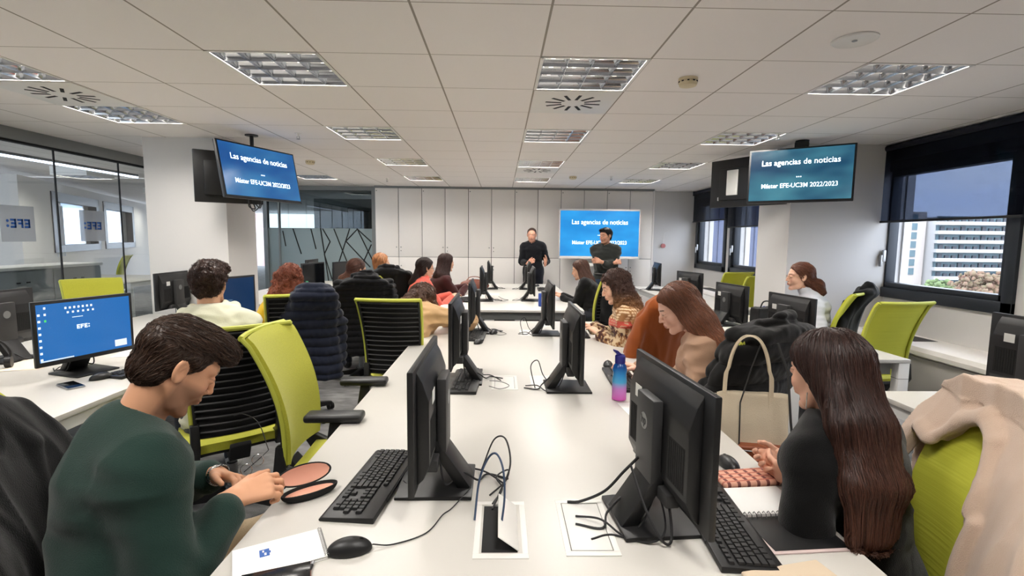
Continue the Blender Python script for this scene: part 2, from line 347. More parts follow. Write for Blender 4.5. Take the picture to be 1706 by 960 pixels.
# right wall with three window openings (Y ranges)
WR = MB(); WR.box(3.97, 4.22, -2.7, 10.35, 0, .99)
OPEN = [(1.95, 3.6), (3.74, 5.2), (7.45, 8.6), (8.75, 10.12)]
edges = [-2.7]+[v for o in OPEN for v in o]+[10.35]
for a in range(0, len(edges), 2): WR.box(3.97, 4.22, edges[a], edges[a+1], .99, 2.6)
for o in OPEN: WR.box(3.97, 4.22, o[0], o[1], 2.36, 2.6)
struct(WR.out('wall_right', M['wall'], flat=True))
struct(MB().box(2.95, 3.97, 10.2, 10.35, 0, HZ).out('wall_back', M['wall'], flat=True))
struct(MB().box(-2.5, 2.99, 10.32, 10.42, 0, HZ).out('wall_back', M['wall'], flat=True))
struct(MB().box(-4.7, 4.2, -2.75, -2.6, 0, HZ+.1).out('wall_front', M['wall'], flat=True))
struct(MB().box(-3.63, -2.82, 5.24, 5.84, 0, HZ).out('pillar', M['wall'], flat=True), 'square white pillar behind the left desk row')
struct(MB().box(2.94, 3.97, 5.08, 5.7, 0, HZ).out('pillar', M['wall'], flat=True), 'wide white pillar against the window wall')
struct(MB().box(3.93, 3.97, 5.30, 5.33, .4, 2.46).out('trim_1', M['navy'], flat=True))
# windows in the right wall
for n_, (ya, yb) in enumerate(OPEN):
    wt = thing('window_%d' % (n_+1), None, None); wt['kind'] = 'structure'
    f = MB(); X = 3.94; zb, zt = .99, 2.36
    for (a, b, c_, d) in [(ya, yb, zb, zb+.1), (ya, yb, zt-.1, zt), (ya, ya+.09, zb, zt), (yb-.09, yb, zb, zt)]: f.box(X, 4.1, a, b, c_, d, .006)
    for (a, b, c_, d) in [(ya+.09, yb-.09, zb+.1, zb+.15), (ya+.09, yb-.09, zt-.15, zt-.1), (ya+.09, ya+.14, zb+.1, zt-.1), (yb-.14, yb-.09, zb+.1, zt-.1)]: f.box(X+.03, 4.07, a, b, c_, d, .004)
    f.out('window_frame', M['frame'], wt); MB().box(4.03, 4.04, ya+.12, yb-.12, zb+.12, zt-.12).out('window_glass', M['glass'], wt, flat=True)
    MB().box(3.91, 3.945, yb-.16, yb-.13, 1.35, 1.47, .008).box(3.89, 3.91, yb-.16, yb-.13, 1.30, 1.42, .006).out('window_handle', M['steel'], wt)
    struct(MB().box(4.22, 4.30, yb-.02, yb+.10, .6, 2.9).out('wall_outside', M['wall'], flat=True))
# blinds
def blind(ya, yb, zb, lab):
    t = thing('roller_blind', lab, 'blind', (0, 0, 0), group='navy roller blinds on the window wall')
    MB().box(3.885, 3.889, ya+.02, yb-.02, zb+.02, 2.47).out('blind_fabric', M['blind'], t, flat=True)
    MB().cyl((3.90, ya, 2.49), (3.90, yb, 2.49), .032).out('roller_tube', M['navy'], t); MB().box(3.875, 3.90, ya+.01, yb-.01, zb, zb+.022, .004).out('bottom_bar', M['black'], t)
    MB().box(3.87, 3.95, ya-.015, ya-.002, 2.44, 2.53).out('bracket', M['frame'], t); MB().box(3.87, 3.95, yb+.002, yb+.015, 2.44, 2.53).out('bracket', M['frame'], t)
blind(3.66, 5.27, 1.745, 'dark navy roller blind half lowered over the nearest whole window')
blind(2.0, 3.62, 1.745, 'dark navy roller blind cut off by the right edge of the photo')
blind(8.63, 10.15, 1.905, 'dark navy roller blind over the farthest window in the corner')
blind(7.4, 8.58, 1.765, 'dark navy roller blind beside the right hanging television')
# left glass partition
wt = thing('wall_left', None, None); wt['kind'] = 'structure'
sm = [2.5, 3.36, 4.23, 5.33, 6.2, 7.1, 8.0, 9.0, 9.98]
for a, b in zip(sm[:-1], sm[1:]): MB().box(-4.606, -4.594, a+.004, b-.004, .06, 2.40).out('glass_panel', M['pglass'], wt, flat=True)
MB().box(-4.66, -4.54, 2.5, 10, 2.42, HZ, .005).out('head_rail', M['grey'], wt); MB().box(-4.63, -4.57, 2.5, 10, 2.40, 2.42).out('seal_strip', M['black2'], wt, flat=True)
MB().box(-4.63, -4.57, 2.5, 10, 0, .06).out('floor_rail', M['grey'], wt)
g = MB()
for y in sm[1:-1]: g.box(-4.608, -4.592, y-.005, y+.005, .06, 2.4)
g.out('joint_seal', M['black2'], wt, flat=True)
struct(MB().box(-4.75, -4.6, -2.7, 2.5, 0, HZ).out('wall_left', M['wall'], flat=True))
def efe(parent, Mx, s_, m, mirror=False):
    """the letters E F E and two dots, cut from bars; local x right, z up"""
    b = MB(); x = 0
    for L_ in 'EFE':
        b.box(x, x+.22*s_, -.001, .001, 0, s_); b.box(x, x+.66*s_, -.001, .001, .78*s_, s_); b.box(x, x+.58*s_, -.001, .001, .39*s_, .61*s_)
        if L_ == 'E': b.box(x, x+.66*s_, -.001, .001, 0, .22*s_)
        x += .82*s_
    for z in (.22, .78): b.cyl((x+.16*s_, -.001, z*s_), (x+.16*s_, .001, z*s_), .15*s_, seg=14)
    b.v = [tuple(Mx @ Vector(((-p[0] if mirror else p[0]), p[1], p[2]))) for p in b.v]
    return b.out('letters', m, parent, flat=True)
for y, lab in ((4.88, 'frosted square sticker with reversed blue letters on the left glass wall, nearest the photo edge'), (5.75, 'frosted square sticker with reversed blue letters seen over the far room window')):
    t = thing('glass_sticker', lab, 'sticker', (-4.588, y, 1.64), -90, 'logo stickers on the glass wall')
    MB().box(-.17, .17, -.0015, .0005, -.17, .17).out('film', M['sticker'], t, flat=True)
    efe(t, Matrix.Translation((-.115, .005, -.04)), .085, M['ink'])
# back-left glass partition with frosted film
wt = thing('wall_back_glass', None, None); wt['kind'] = 'structure'
MB().box(-4.6, -2.52, 9.995, 10.005, .05, 2.45).out('glass_panel', M['dglass'], wt, flat=True)
f = MB(); f.box(-4.66, -4.58, 9.95, 10.05, 0, HZ).box(-2.54, -2.46, 9.93, 10.07, 0, HZ).box(-4.6, -2.5, 9.95, 10.05, 2.45, HZ).box(-4.6, -2.5, 9.96, 10.04, 0, .05).box(-4.38, -4.35, 9.97, 10.03, 0, 2.45)
f.out('partition_frame', M['grey'], wt, flat=True)
MB().box(-4.58, -2.54, 9.985, 9.99, .3, 1.71).out('frosted_film', M['frost'], wt, flat=True)
ln = [(-2.99, 1.71, -3.35, .65), (-2.85, 1.71, -2.57, 1.45), (-3.07, 1.46, -2.6, .95), (-2.84, 1.7, -2.56, 1.1), (-2.57, 1.4, -2.95, .6), (-3.3, 1.7, -3.0, .9), (-3.56, 1.71, -3.42, .6), (-2.84, 1.7, -3.08, 1.45), (-3.52, 1.7, -3.38, 1.45), (-3.38, 1.45, -3.5, 1.2), (-3.5, 1.2, -3.36, .7), (-3.12, 1.02, -3.3, .5), (-4.1, 1.7, -3.95, 1.2), (-4.3, 1.65, -4.25, 1.35), (-3.75, 1.7, -3.66, 1.3)]
b = MB()
for x1, z1, x2, z2 in ln:
    b.tube([(x1, 9.982, z1), (x2, 9.982, z2)], .011, 4)
b.out('clear_line', M['black2'], wt, flat=True)
# the room behind that glass
struct(MB().box(-4.9, -2.3, 13.3, 13.4, 0, HZ).box(-2.45, -2.35, 10.1, 13.3, 0, HZ).out('wall_back_room', M['greycab'], flat=True))
t = thing('wall_television', 'switched-off black television in the dim room behind the frosted glass', 'television', (-3.45, 13.2, 1.97)); MB().box(-.55, .55, 0, .06, -.33, .33, .01).out('housing', M['black'], t); MB().box(-.53, .53, -.004, 0, -.31, .31).out('screen', M['scr'], t, flat=True)
# the room beyond the left glass wall
WL = MB()
WL.box(-16, -9.42, 10.5, 11.0, 0, HZ)                      # grey-white pier
struct(WL.out('wall_far_left', M['wall'], flat=True))
ang = math.atan2(6.2, -2.7); Wm = Matrix.Translation((-8.7, 9.8, 0)) @ Matrix.Rotation(ang, 4, 'Z')      # local +x runs along the skew wall
W2 = MB(); W2.box(-1.3, 9, -.1, .2, 0, 1.18, M=Wm).box(-1.3, 9, -.1, .2, 2.36, HZ, M=Wm)
for a, b in ((-1.3, 0), (2.75, 3.1), (5.9, 9)): W2.box(a, b, -.1, .2, 1.18, 2.36, M=Wm)
struct(W2.out('wall_far_left', M['wall'], flat=True))
for n_, (a, b) in enumerate(((0, 2.75), (3.1, 5.9))):
    wt = thing('window_%d' % (n_+5), None, None); wt['kind'] = 'structure'; f = MB()
    for (p, q, r, s_) in [(a, b, 1.18, 1.32), (a, b, 2.18, 2.36), (a, a+.12, 1.18, 2.36), (b-.12, b, 1.18, 2.36), (a+.12, a+.2, 1.3, 2.2), (b-.2, b-.12, 1.3, 2.2)]: f.box(p, q, -.12, .04, r, s_, M=Wm)
    f.out('window_frame', M['frame'], wt, flat=True); MB().box(a+.1, b-.1, 0, .01, 1.28, 2.3, M=Wm).out('window_glass', M['glass'], wt, flat=True)
t = thing('curtain', 'pale sheer curtain hanging at the far-left window', 'curtain', (-8.62, 9.95, 0)); 
b = MB(); b.sheet(lambda u, v: (-.05+.38*u*-.4, .38*u, 1.1+1.0*v), 24, 3, .01); b.v = [(x+.02*math.sin(y*60), y, z) for x, y, z in b.v]; b.out('curtain_fabric', mat('sheer_white', (205, 212, 226), .8), t)
# linear lamp in the far-left room
t = thing('linear_lamp', 'long thin glowing strip lamp seen through the left glass wall', 'lamp', (-4.95, 0, 2.31)); MB().box(-.02, .02, 3.6, 7.0, .02, .05).out('lamp_body', M['grey'], t, flat=True)
MB().box(-.018, .018, 3.6, 7.0, 0, .02).out('lamp_tube', mat('lit_tube', (230, 235, 255), .5, emit=((222, 230, 255), 3.0)), t, flat=True)
# ------------------------------------------------------------------ ceiling lights, vents, detectors
def make_light(first):
    t = thing('ceiling_light', 'x', 'ceiling light'); a = .30
    fr = MB()
    for (p, q, r, s_) in [(-a, a, -a, -a+.018), (-a, a, a-.018, a), (-a, -a+.018, -a, a), (a-.018, a, -a, a)]: fr.box(p, q, r, s_, -.004, .012)
    fr.out('trim_frame', M['white'], t, flat=True)
    hs = MB(); hs.box(-a, a, -a, a, .13, .14)
    for (p, q, r, s_) in [(-a, a, -a, -a+.006), (-a, a, a-.006, a), (-a, -a+.006, -a, a), (a-.006, a, -a, a)]: hs.box(p, q, r, s_, .012, .13)
    hs.out('housing', M['whitemetal'], t, flat=True)
    lv = MB(); q = .282; st = 2*q/4
    for k in range(5):                                              # curved mirror blades, wide at the top
        x = -q+k*st; w2 = .020
        prof = [(x-.0018, .0), (x+.0018, .0), (x+.004, .010), (x+.009, .022), (x+w2, .036), (x-w2, .036), (x-.009, .022), (x-.004, .010)]
        lv.prism(prof, -q, q, 'y'); lv.prism(prof, -q, q, 'x')
    lv.out('louvre', M['lum'], t, ang=50)
    tb = MB()
    for k in range(4):
        x = -q+(k+.5)*st; tb.cyl((x, -q+.02, .065), (x, q-.02, .065), .012, seg=8)
    tb.out('tube', mat('fluorescent_tube', (255, 250, 240), .5, emit=((255, 246, 232), 2.2)), t)
    ld = bpy.data.lights.new('lamp_glow', 'AREA'); ld.shape = 'SQUARE'; ld.size = .52; ld.energy = LAMP_W; ld.color = LAMP_COL
    lo = bpy.data.objects.new('lamp_glow', ld); COL.objects.link(lo); lo.parent = t; lo.location = (0, 0, .045)
    return t
L0 = make_light(True)
rowname = {-5: 'by the left glass wall', -2: 'left of the middle ceiling row', 1: 'in the middle row', 4: 'over the window side desks'}
depthname = {1: 'nearest the camera', 3: 'just beyond the round slotted vent', 4: 'second from the camera', 7: 'third from the camera', 10: 'farthest, near the cabinet wall', -3: 'out of view, added to light the foreground'}
for n_, (i, j) in enumerate(LIGHTS+NEAR_FILL):
    x, y = cell(i, j); lab = 'square louvre ceiling light %s, %s' % (rowname[i], depthname[j])
    if n_ == 0: L0.location = (x+.3, y+.3, HZ); L0['label'] = lab; L0['group'] = 'louvre ceiling lights'
    else: dup(L0, (x+.3, y+.3, HZ), 0, lab, 'louvre ceiling lights')
for n_, (x, y) in enumerate(FAR_FILL): dup(L0, (x, y, HZ-.005), 0, 'square louvre ceiling light added to brighten the rooms beyond the glass, '+['nearest', 'over the grey counter', 'by the far pier', 'by the far windows', 'deepest', 'behind the frosted glass'][n_], 'louvre lights added to brighten the neighbouring rooms')
def vent(i, j, lab):
    x, y = cell(i, j); t = thing('ceiling_vent', lab, 'air vent', (x+.3, y+.3, HZ-.004), 0, 'round slotted ceiling vents')
    MB().box(-.292, .292, -.292, .292, -.002, .004, .001).out('panel', M['white'], t); s_ = MB()
    for k in range(12):
        a = 2*PI*k/12+.13; R = Matrix.Rotation(a, 4, 'Z'); s_.box(.085, .20, -.011, .011, -.0035, -.0021, M=R)
    s_.out('slot', M['black2'], t, flat=True)
for (i, j), lab in zip(VENTS, ('round slotted ceiling vent between two lights by the left glass wall', 'round slotted ceiling vent behind the nearest middle light', 'round slotted ceiling vent far down the middle row')): vent(i, j, lab)
for x, y, lab in ((1.13, 3.13, 'cream smoke detector right of the nearest middle ceiling light'), (-2.5, 6.7, 'small cream smoke detector left of the left hanging television'), (1.12, 7.97, 'small cream smoke detector near the cabinet wall')):
    t = thing('smoke_detector', lab, 'smoke detector', (x, y, HZ), 0, 'ceiling smoke detectors'); MB().lathe([(.058, 0), (.058, -.014), (.052, -.018), (.052, -.022), (.056, -.026), (.05, -.044), (.03, -.05), (0.001, -.051)], 28).out('detector_body', mat('cream_plastic', (214, 202, 170), .5), t)
    s_ = MB(); [s_.box(.046, .0575, -.006, .006, -.026, -.019, M=Matrix.Rotation(2*PI*k/10, 4, 'Z')) for k in range(10)]; s_.out('detector_slot', M['black2'], t, flat=True)
t = thing('ceiling_speaker', 'flat round white disc on the ceiling at upper right', 'ceiling disc', (1.71, 2.5, HZ)); MB().lathe([(.10, 0), (.10, -.006), (.092, -.010), (.085, -.006), (.001, -.006)], 40).out('rim', M['white'], t); MB().cyl((0, 0, -.006), (0, 0, -.009), .012).out('screw', M['steel'], t)
for x, y, lab in ((2.52, 4.62, 'sprinkler head over the window side desks'), (-1.95, 4.94, 'sprinkler head beside the left hanging television'), (-1.92, 8.54, 'sprinkler head near the cabinet wall, left side'), (1.71, 7.9, 'sprinkler head near the cabinet wall, right side')):
    t = thing('sprinkler', lab, 'sprinkler', (x, y, HZ), 0, 'ceiling sprinklers'); MB().lathe([(.03, 0), (.03, -.005), (.012, -.008), (.009, -.03), (.001, -.03)], 16).out('sprinkler_body', M['white'], t)
    MB().tube([(.009, 0, -.028), (.013, 0, -.042), (.002, 0, -.055)], .0025, 6).tube([(-.009, 0, -.028), (-.013, 0, -.042), (-.002, 0, -.055)], .0025, 6).cyl((0, 0, -.055), (0, 0, -.058), .018).out('deflector', M['steel'], t)
# ------------------------------------------------------------------ cabinets along the back wall
cn = ['standing against the frosted glass partition', 'second from the frosted glass partition', 'behind the two women with long dark hair', 'left of the man in the black sweater', 'behind the man in the black sweater', 'behind the blue presentation display']
for k in range(6):
    xa = -2.44+k*.9; t = thing('cabinet', 'full-height white double cabinet '+cn[k], 'cabinet', (xa, 9.8, 0), 0, 'white cabinets along the back wall')
    MB().box(.003, .897, .021, .5, 0, 2.5).out('body', M['seam'], t, flat=True)
    for q, nm in ((0, 'left'), (1, 'right')):
        for z0, z1, kz in ((.06, 1.165, 1.0), (1.173, 2.49, 1.36)):
            d = MB().box(.004+q*.4485, .4425+q*.4515, 0, .02, z0, z1, .002).out('door', M['cab'], t); kx = .405 if q == 0 else .49
            MB().cyl((kx, 0, kz), (kx, -.008, kz), .011, seg=12).cyl((kx, -.008, kz), (kx, -.02, kz), .007, seg=12).out('knob', M['steel'], d)
            if q == 1: MB().cyl((kx, 0, kz-.07), (kx, -.004, kz-.07), .008, seg=12).out('lock', M['dgrey'], d)
    MB().cyl((.03, -.001, 2.44), (.03, -.004, 2.44), .009, seg=10).out('vent_cap', M['dgrey'], t)
struct(MB().box(-2.45, 2.97, 9.78, 9.83, 2.495, HZ).out('trim_2', M['grey'], flat=True)); struct(MB().box(2.96, 2.99, 9.8, 10.35, 0, HZ).out('trim_3', M['cab'], flat=True))
# low unit under the windows
t = thing('window_bench', 'long low cream heater bench running under the windows', 'bench')
MB().prism([(3.64, .06), (3.97, .06), (3.97, .67), (3.63, .67), (3.595, .655), (3.58, .62), (3.585, .585), (3.62, .575), (3.64, .575)], -1.0, 5.08, 'y').prism([(3.64, .06), (3.97, .06), (3.97, .67), (3.63, .67), (3.595, .655), (3.58, .62), (3.585, .585), (3.62, .575), (3.64, .575)], 5.7, 10.19, 'y').out('bench_body', M['cab'], t, ang=30)
for k, (a, b) in enumerate([(.9, 1.9), (1.94, 2.5), (2.54, 3.15), (3.19, 3.5), (3.54, 4.3), (4.34, 5.0), (5.8, 6.8), (6.84, 7.8), (7.84, 8.8), (8.84, 9.9)]): MB().box(3.628, 3.64, a, b, .08, .56, .003).out('door_panel', M['greycab'] if False else mat('bench_door', (176, 172, 166), .6), t)
for a, b in ((4.32, 4.95), (8.0, 9.2)): 
    g = MB(); [g.box(3.70+.03*q, 3.72+.03*q, a, b, .6702, .6725) for q in range(7)]; g.box(3.69, 3.91, a-.01, b+.01, .670, .6712); g.out('air_grille', M['dgrey'], t, flat=True)
t = thing('wall_bell', 'small round red and white device with a wire on the back wall corner', 'wall device', (3.31, 10.19, 1.43)); MB().cyl((0, 0, 0), (0, -.03, 0), .045, seg=24).out('device_body', mat('pale_red', (190, 120, 118), .5), t); MB().tube(catenary([(0, -.01, .04), (.01, -.01, .16), (.03, -.01, .27), (.12, -.01, .31)]), .004, 6).out('wire', M['white'], t)
# counter, desk in the room beyond the left glass
t = thing('counter', 'long grey counter cabinet behind the left glass wall', 'counter', (-6.4, 4.6, 0)); MB().box(-.5, 0, 0, 3.5, 0, 1.06, .004).out('body', M['greycab'], t); MB().box(-.55, .04, -.02, 3.52, 1.06, 1.10, .004).out('worktop', M['white'], t)
for y in (.02, .9, 1.78, 2.66): d = MB().box(0, .012, y, y+.84, .06, 1.04, .003).out('door', M['greycab'], t); k_ = MB(); [k_.box(.012, .02, y+yy, y+yy+.05, z, z+.018) for yy in (.32, .46) for z in (.88, .78)]; k_.out('door_lock', M['dgrey'], d)
t = thing('sound_bar', 'flat black device lying on the counter beyond the glass', 'device', (-6.65, 5.3, 1.10)); MB().box(-.1, .1, -1.0, 1.15, 0, .055, .01).out('device_body', M['black'], t)
# ------------------------------------------------------------------ outside
WHT = mat('white_facade', (168, 168, 168), .8); GRD = mat('asphalt', (150, 146, 142), .9)
struct(MB().box(5, 420, -60, 420, -20.6, -20).out('ground', GRD, flat=True))
b = thing('office_building', 'white office block with ribbon windows and balconies outside the window', 'building', (0, 0, 0))
MB().box(160, 215, 182, 200, -20, 11).out('wall', WHT, b, flat=True)
fac = mat('teal_glazing', (78, 100, 108), .6); dk = mat('dark_window', (52, 56, 64), .6)
for k in range(9):
    z = -18.6+k*3.35; MB().box(159, 215, 179.6, 181.2, z-.1, z+1.15).out('balcony', WHT, b, flat=True); g = MB().box(160.2, 215, 181.4, 182, z+1.1, z+3.1).out('glazing', fac, b, flat=True)
    g2 = MB(); [g2.box(161+q*2.6, 161+q*2.6+1.5, 180.9, 181.38, z+1.15, z+2.2+.5*((q*7+k*3) % 3 == 0)) for q in range(20)]; g2.out('window', dk, g, flat=True)
b = thing('tower_block', 'pale tower block with a strip of teal windows outside', 'building')
MB().box(138, 159, 185, 205, -20, 13).out('wall', mat('cream_facade', (172, 164, 158), .8), b, flat=True)
for k in range(7):
    g = MB().box(148.5, 155.5, 184.7, 185.1, -10.5+k*3.35, -8+k*3.35).out('window', fac, b, flat=True)
MB().box(139, 158, 184, 186, -18, -14.5).out('ground_floor', dk, b, flat=True)
b = thing('side_building', 'plain grey-white building edge at left of the window view', 'building'); MB().box(95, 123.5, 155, 175, -20, 12).out('wall', mat('greywhite_facade', (150, 150, 156), .8), b, flat=True)
b = thing('ribbed_building', 'blue-grey ribbed wall of the neighbouring wing outside the far windows', 'building'); MB().box(7.6, 10.6, 18, 22, -12, 9).out('wall', mat('bluegrey_rib', (92, 100, 124), .7), b, flat=True)
g = MB(); [g.box(7.6+q*.22, 7.6+q*.22+.07, 17.9, 18, -12, 9) for q in range(14)]; g.out('rib', mat('bluegrey_rib2', (70, 78, 102), .7), b, flat=True)
def car(x, y, rgb, lab):
    t = thing('parked_car', lab, 'car', (x, y, -20), 0, 'parked cars outside the window'); bm_ = mat('car_paint', rgb, .3)
    MB().prism([(-2.2, .35), (2.2, .35), (2.25, .8), (1.5, .95), (.8, 1.45), (-1.1, 1.48), (-1.9, .98), (-2.25, .85)], -.85, .85, 'y', .06).out('body', bm_, t)
    MB().prism([(.9, .98), (.6, 1.38), (-.95, 1.4), (-1.5, .98)], -.87, .87, 'y').out('side_window', dk, t, flat=True)
    for xx in (-1.4, 1.4):
        for yy in (-.87, .7): MB().cyl((xx, yy, .33), (xx, yy+.17, .33), .33, seg=16).out('wheel', M['rubber'], t)
for x, y, c_, l_ in ((148, 172, (50, 55, 70), 'dark car parked leftmost in the window view'), (135, 170, (210, 210, 212), 'silver car parked at left in the window view'), (163, 168, (60, 62, 70), 'dark car parked right of the green tree'), (170, 160, (214, 214, 214), 'white car parked behind the reddish tree'), (158, 158, (90, 92, 100), 'grey car parked in front of the office block')): car(x, y, c_, l_)
def leafy(name, lab, x, y, h_, r, rgb, rgb2, seed):
    rg = np.random.default_rng(seed); t = thing(name, lab, 'tree', (x, y, -20)); MB().tube([(0, 0, 0), (.2, 0, h_*.4), (-.1, .1, h_*.75)], [.3, .22, .1], 8).out('trunk', mat('bark', (90, 76, 66), .9), t)
    b = MB(); 
    for q in range(420):
        d_ = nrm(rg.normal(size=3)); c_ = d_*r*rg.uniform(.35, 1.0); c_[2] = c_[2]*.8+h_-r*.7; s_ = r*.085*rg.uniform(.5, 1.5)
        b.ball(tuple(c_), s_, 6)
    o = b.out('crown', mat('leaf', rgb, .9, noise=(1.2, rgb2)), t); md = o.modifiers.new('d', 'DISPLACE'); tx = bpy.data.textures.new('n', 'CLOUDS'); tx.noise_scale = .4; md.texture = tx; md.strength = .8
leafy('tree', 'light green tree in front of the office block outside', 98, 109, 13.2, 4.2, (92, 112, 70), (112, 128, 88), 3)
leafy('tree', 'reddish brown tree at the right of the window view', 97, 98, 15.8, 5.2, (126, 96, 82), (112, 104, 80), 4)
leafy('tree', 'low green tree at the lower right corner of the window view', 79, 81, 12.2, 4, (88, 112, 66), (104, 122, 80), 5)
# outside of the far-left windows
struct(MB().box(-420, -30, -60, 420, -20.6, -20).out('ground', GRD, flat=True))
b = thing('glass_building', 'blue glazed office building outside the far-left window', 'building'); MB().box(-62, -46, 64, 80, -20, 14).out('wall', mat('blue_glazing', (92, 118, 150), .35, noise=(.35, (150, 168, 186), (1, 1, 2))), b, flat=True)
g = MB(); [g.box(-62.2, -45.8, 63.7, 64, -18+q*2.4, -17.3+q*2.4) for q in range(13)]; g.out('floor_band', M['greycab'], b, flat=True)
b = thing('brick_building', 'pinkish building with vertical stripes outside the far-left window', 'building'); MB().box(-60, -44, 84, 95, -20, 7).out('wall', mat('brick_facade', (176, 140, 136), .8, noise=(.5, (200, 190, 190), (3, 1, .2))), b, flat=True)
# ------------------------------------------------------------------ desks
DZ = .74
def desk(lab, x0, x1, y0, y1, split=None, legs=True, group=None):
    cx, cy = (x0+x1)/2, (y0+y1)/2; t = thing('office_desk', lab, 'desk', (cx, cy, 0), 0, group); w2, d2 = (x1-x0)/2, (y1-y0)/2
    MB().box(-w2, w2, -d2, d2, DZ-.026, DZ, .002).out('desktop', M['desk'], t)
    MB().box(-w2+.09, w2-.09, -d2+.06, -d2+.10, DZ-.12, DZ-.027).out('beam', M['grey'], t, flat=True); MB().box(-w2+.09, w2-.09, d2-.10, d2-.06, DZ-.12, DZ-.027).out('beam', M['grey'], t, flat=True)
    for sx in (-1, 1):
        for sy in (-1, 1):
            l = MB().box(sx*(w2-.04)-.038, sx*(w2-.04)+.038, sy*(d2-.035)-.033, sy*(d2-.035)+.033, .03, DZ-.026, .003).out('leg', M['whitemetal'], t)
            MB().box(sx*(w2-.04)-.03, sx*(w2-.04)+.03, sy*(d2-.035)-.026, sy*(d2-.035)+.026, 0, .03).out('foot', M['rubber'], l, flat=True)
            MB().box(sx*(w2-.04)-.0385, sx*(w2-.04)+.0385, sy*(d2-.035)-.0335, sy*(d2-.035)+.0335, .19, .193).box(sx*(w2-.04)-.0385, sx*(w2-.04)+.0385, sy*(d2-.035)-.0335, sy*(d2-.035)+.0335, .60, .603).out('clip_band', M['seam'], l, flat=True)
        MB().box(sx*(w2-.04)-.02, sx*(w2-.04)+.02, -d2+.06, d2-.06, DZ-.09, DZ-.027).out('rail', M['whitemetal'], t, flat=True)
    return t
near = desk('long white double desk running away from the camera in the middle', -.69, .95, .55, 4.86)
# under-desk trays on the far desk show in the gap between the two desks
far = desk('far white double desk before the two standing men', -.72, .95, 5.6, 8.9)
for k in range(4):
    x = -.55+k*.36; MB().box(x, x+.24, -1.55+.0, -1.2, .42, .62, .01).out('cable_tray', M['dgrey'], far)
MB().tube(catenary([(-.4, -1.5, .60), (-.2, -1.52, .52), (0, -1.5, .58), (.2, -1.52, .5), (.4, -1.5, .6), (.6, -1.5, .55)]), .012, 6).out('cable', M['cord'], far)
desk('white double desk at left with the lit computer screen', -3.6, -1.97, 1.0, 5.15)
desk('white desk at left before the frosted glass partition', -3.6, -1.97, 5.95, 9.2)
desk('white single desk at right with its square corner leg showing', 2.01, 2.85, 3.34, 5.35)
desk('far right white desk below the corner windows', 2.28, 3.05, 5.82, 8.6)
desk('white desk at the right edge behind the beige coat', 2.03, 2.85, .6, 2.62)
# cable hatches in the middle desk: flush frame with a flap
def hatch(x, y, lab, open_, sx=1):
    t = thing('cable_hatch', lab, 'cable hatch', (x, y, DZ), 0, 'white cable hatches in the long desk')
    f = MB()
    for a in [(-.072, .072, -.138, -.118), (-.072, .072, .118, .138), (-.072, -.056, -.118, .118), (.056, .072, -.118, .118)]: f.box(*a, 0, .0022, .0006)
    f.out('frame', M['white'], t)
    if open_:
        MB().box(-.050, .044, -.112, .112, .0003, .0009).out('opening', M['black2'], t, flat=True); R = Matrix.Translation((.046, 0, .003)) @ Matrix.Rotation(math.radians(36), 4, 'Y')
        MB().box(-.066, 0, -.110, .110, -.001, .002, .001, M=R).out('flap', M['white'], t)
    else:
        MB().box(-.054, .054, -.115, .115, .0005, .0018, .0005).out('flap', M['white'], t); MB().box(-.0555, .0555, -.117, .117, .0001, .0006).out('gap', M['seam'], t, flat=True)
hatch(.005, 1.33, 'open white cable hatch with raised flap nearest the camera', True); hatch(.245, 1.34, 'closed white cable hatch beside the nearest right monitor', False)
hatch(.025, 2.75, 'closed cable hatch behind the second left monitor', False); hatch(.245, 2.75, 'closed cable hatch beside the second right monitor', False); hatch(.24, 4.25, 'closed cable hatch beside the third right monitor', False)
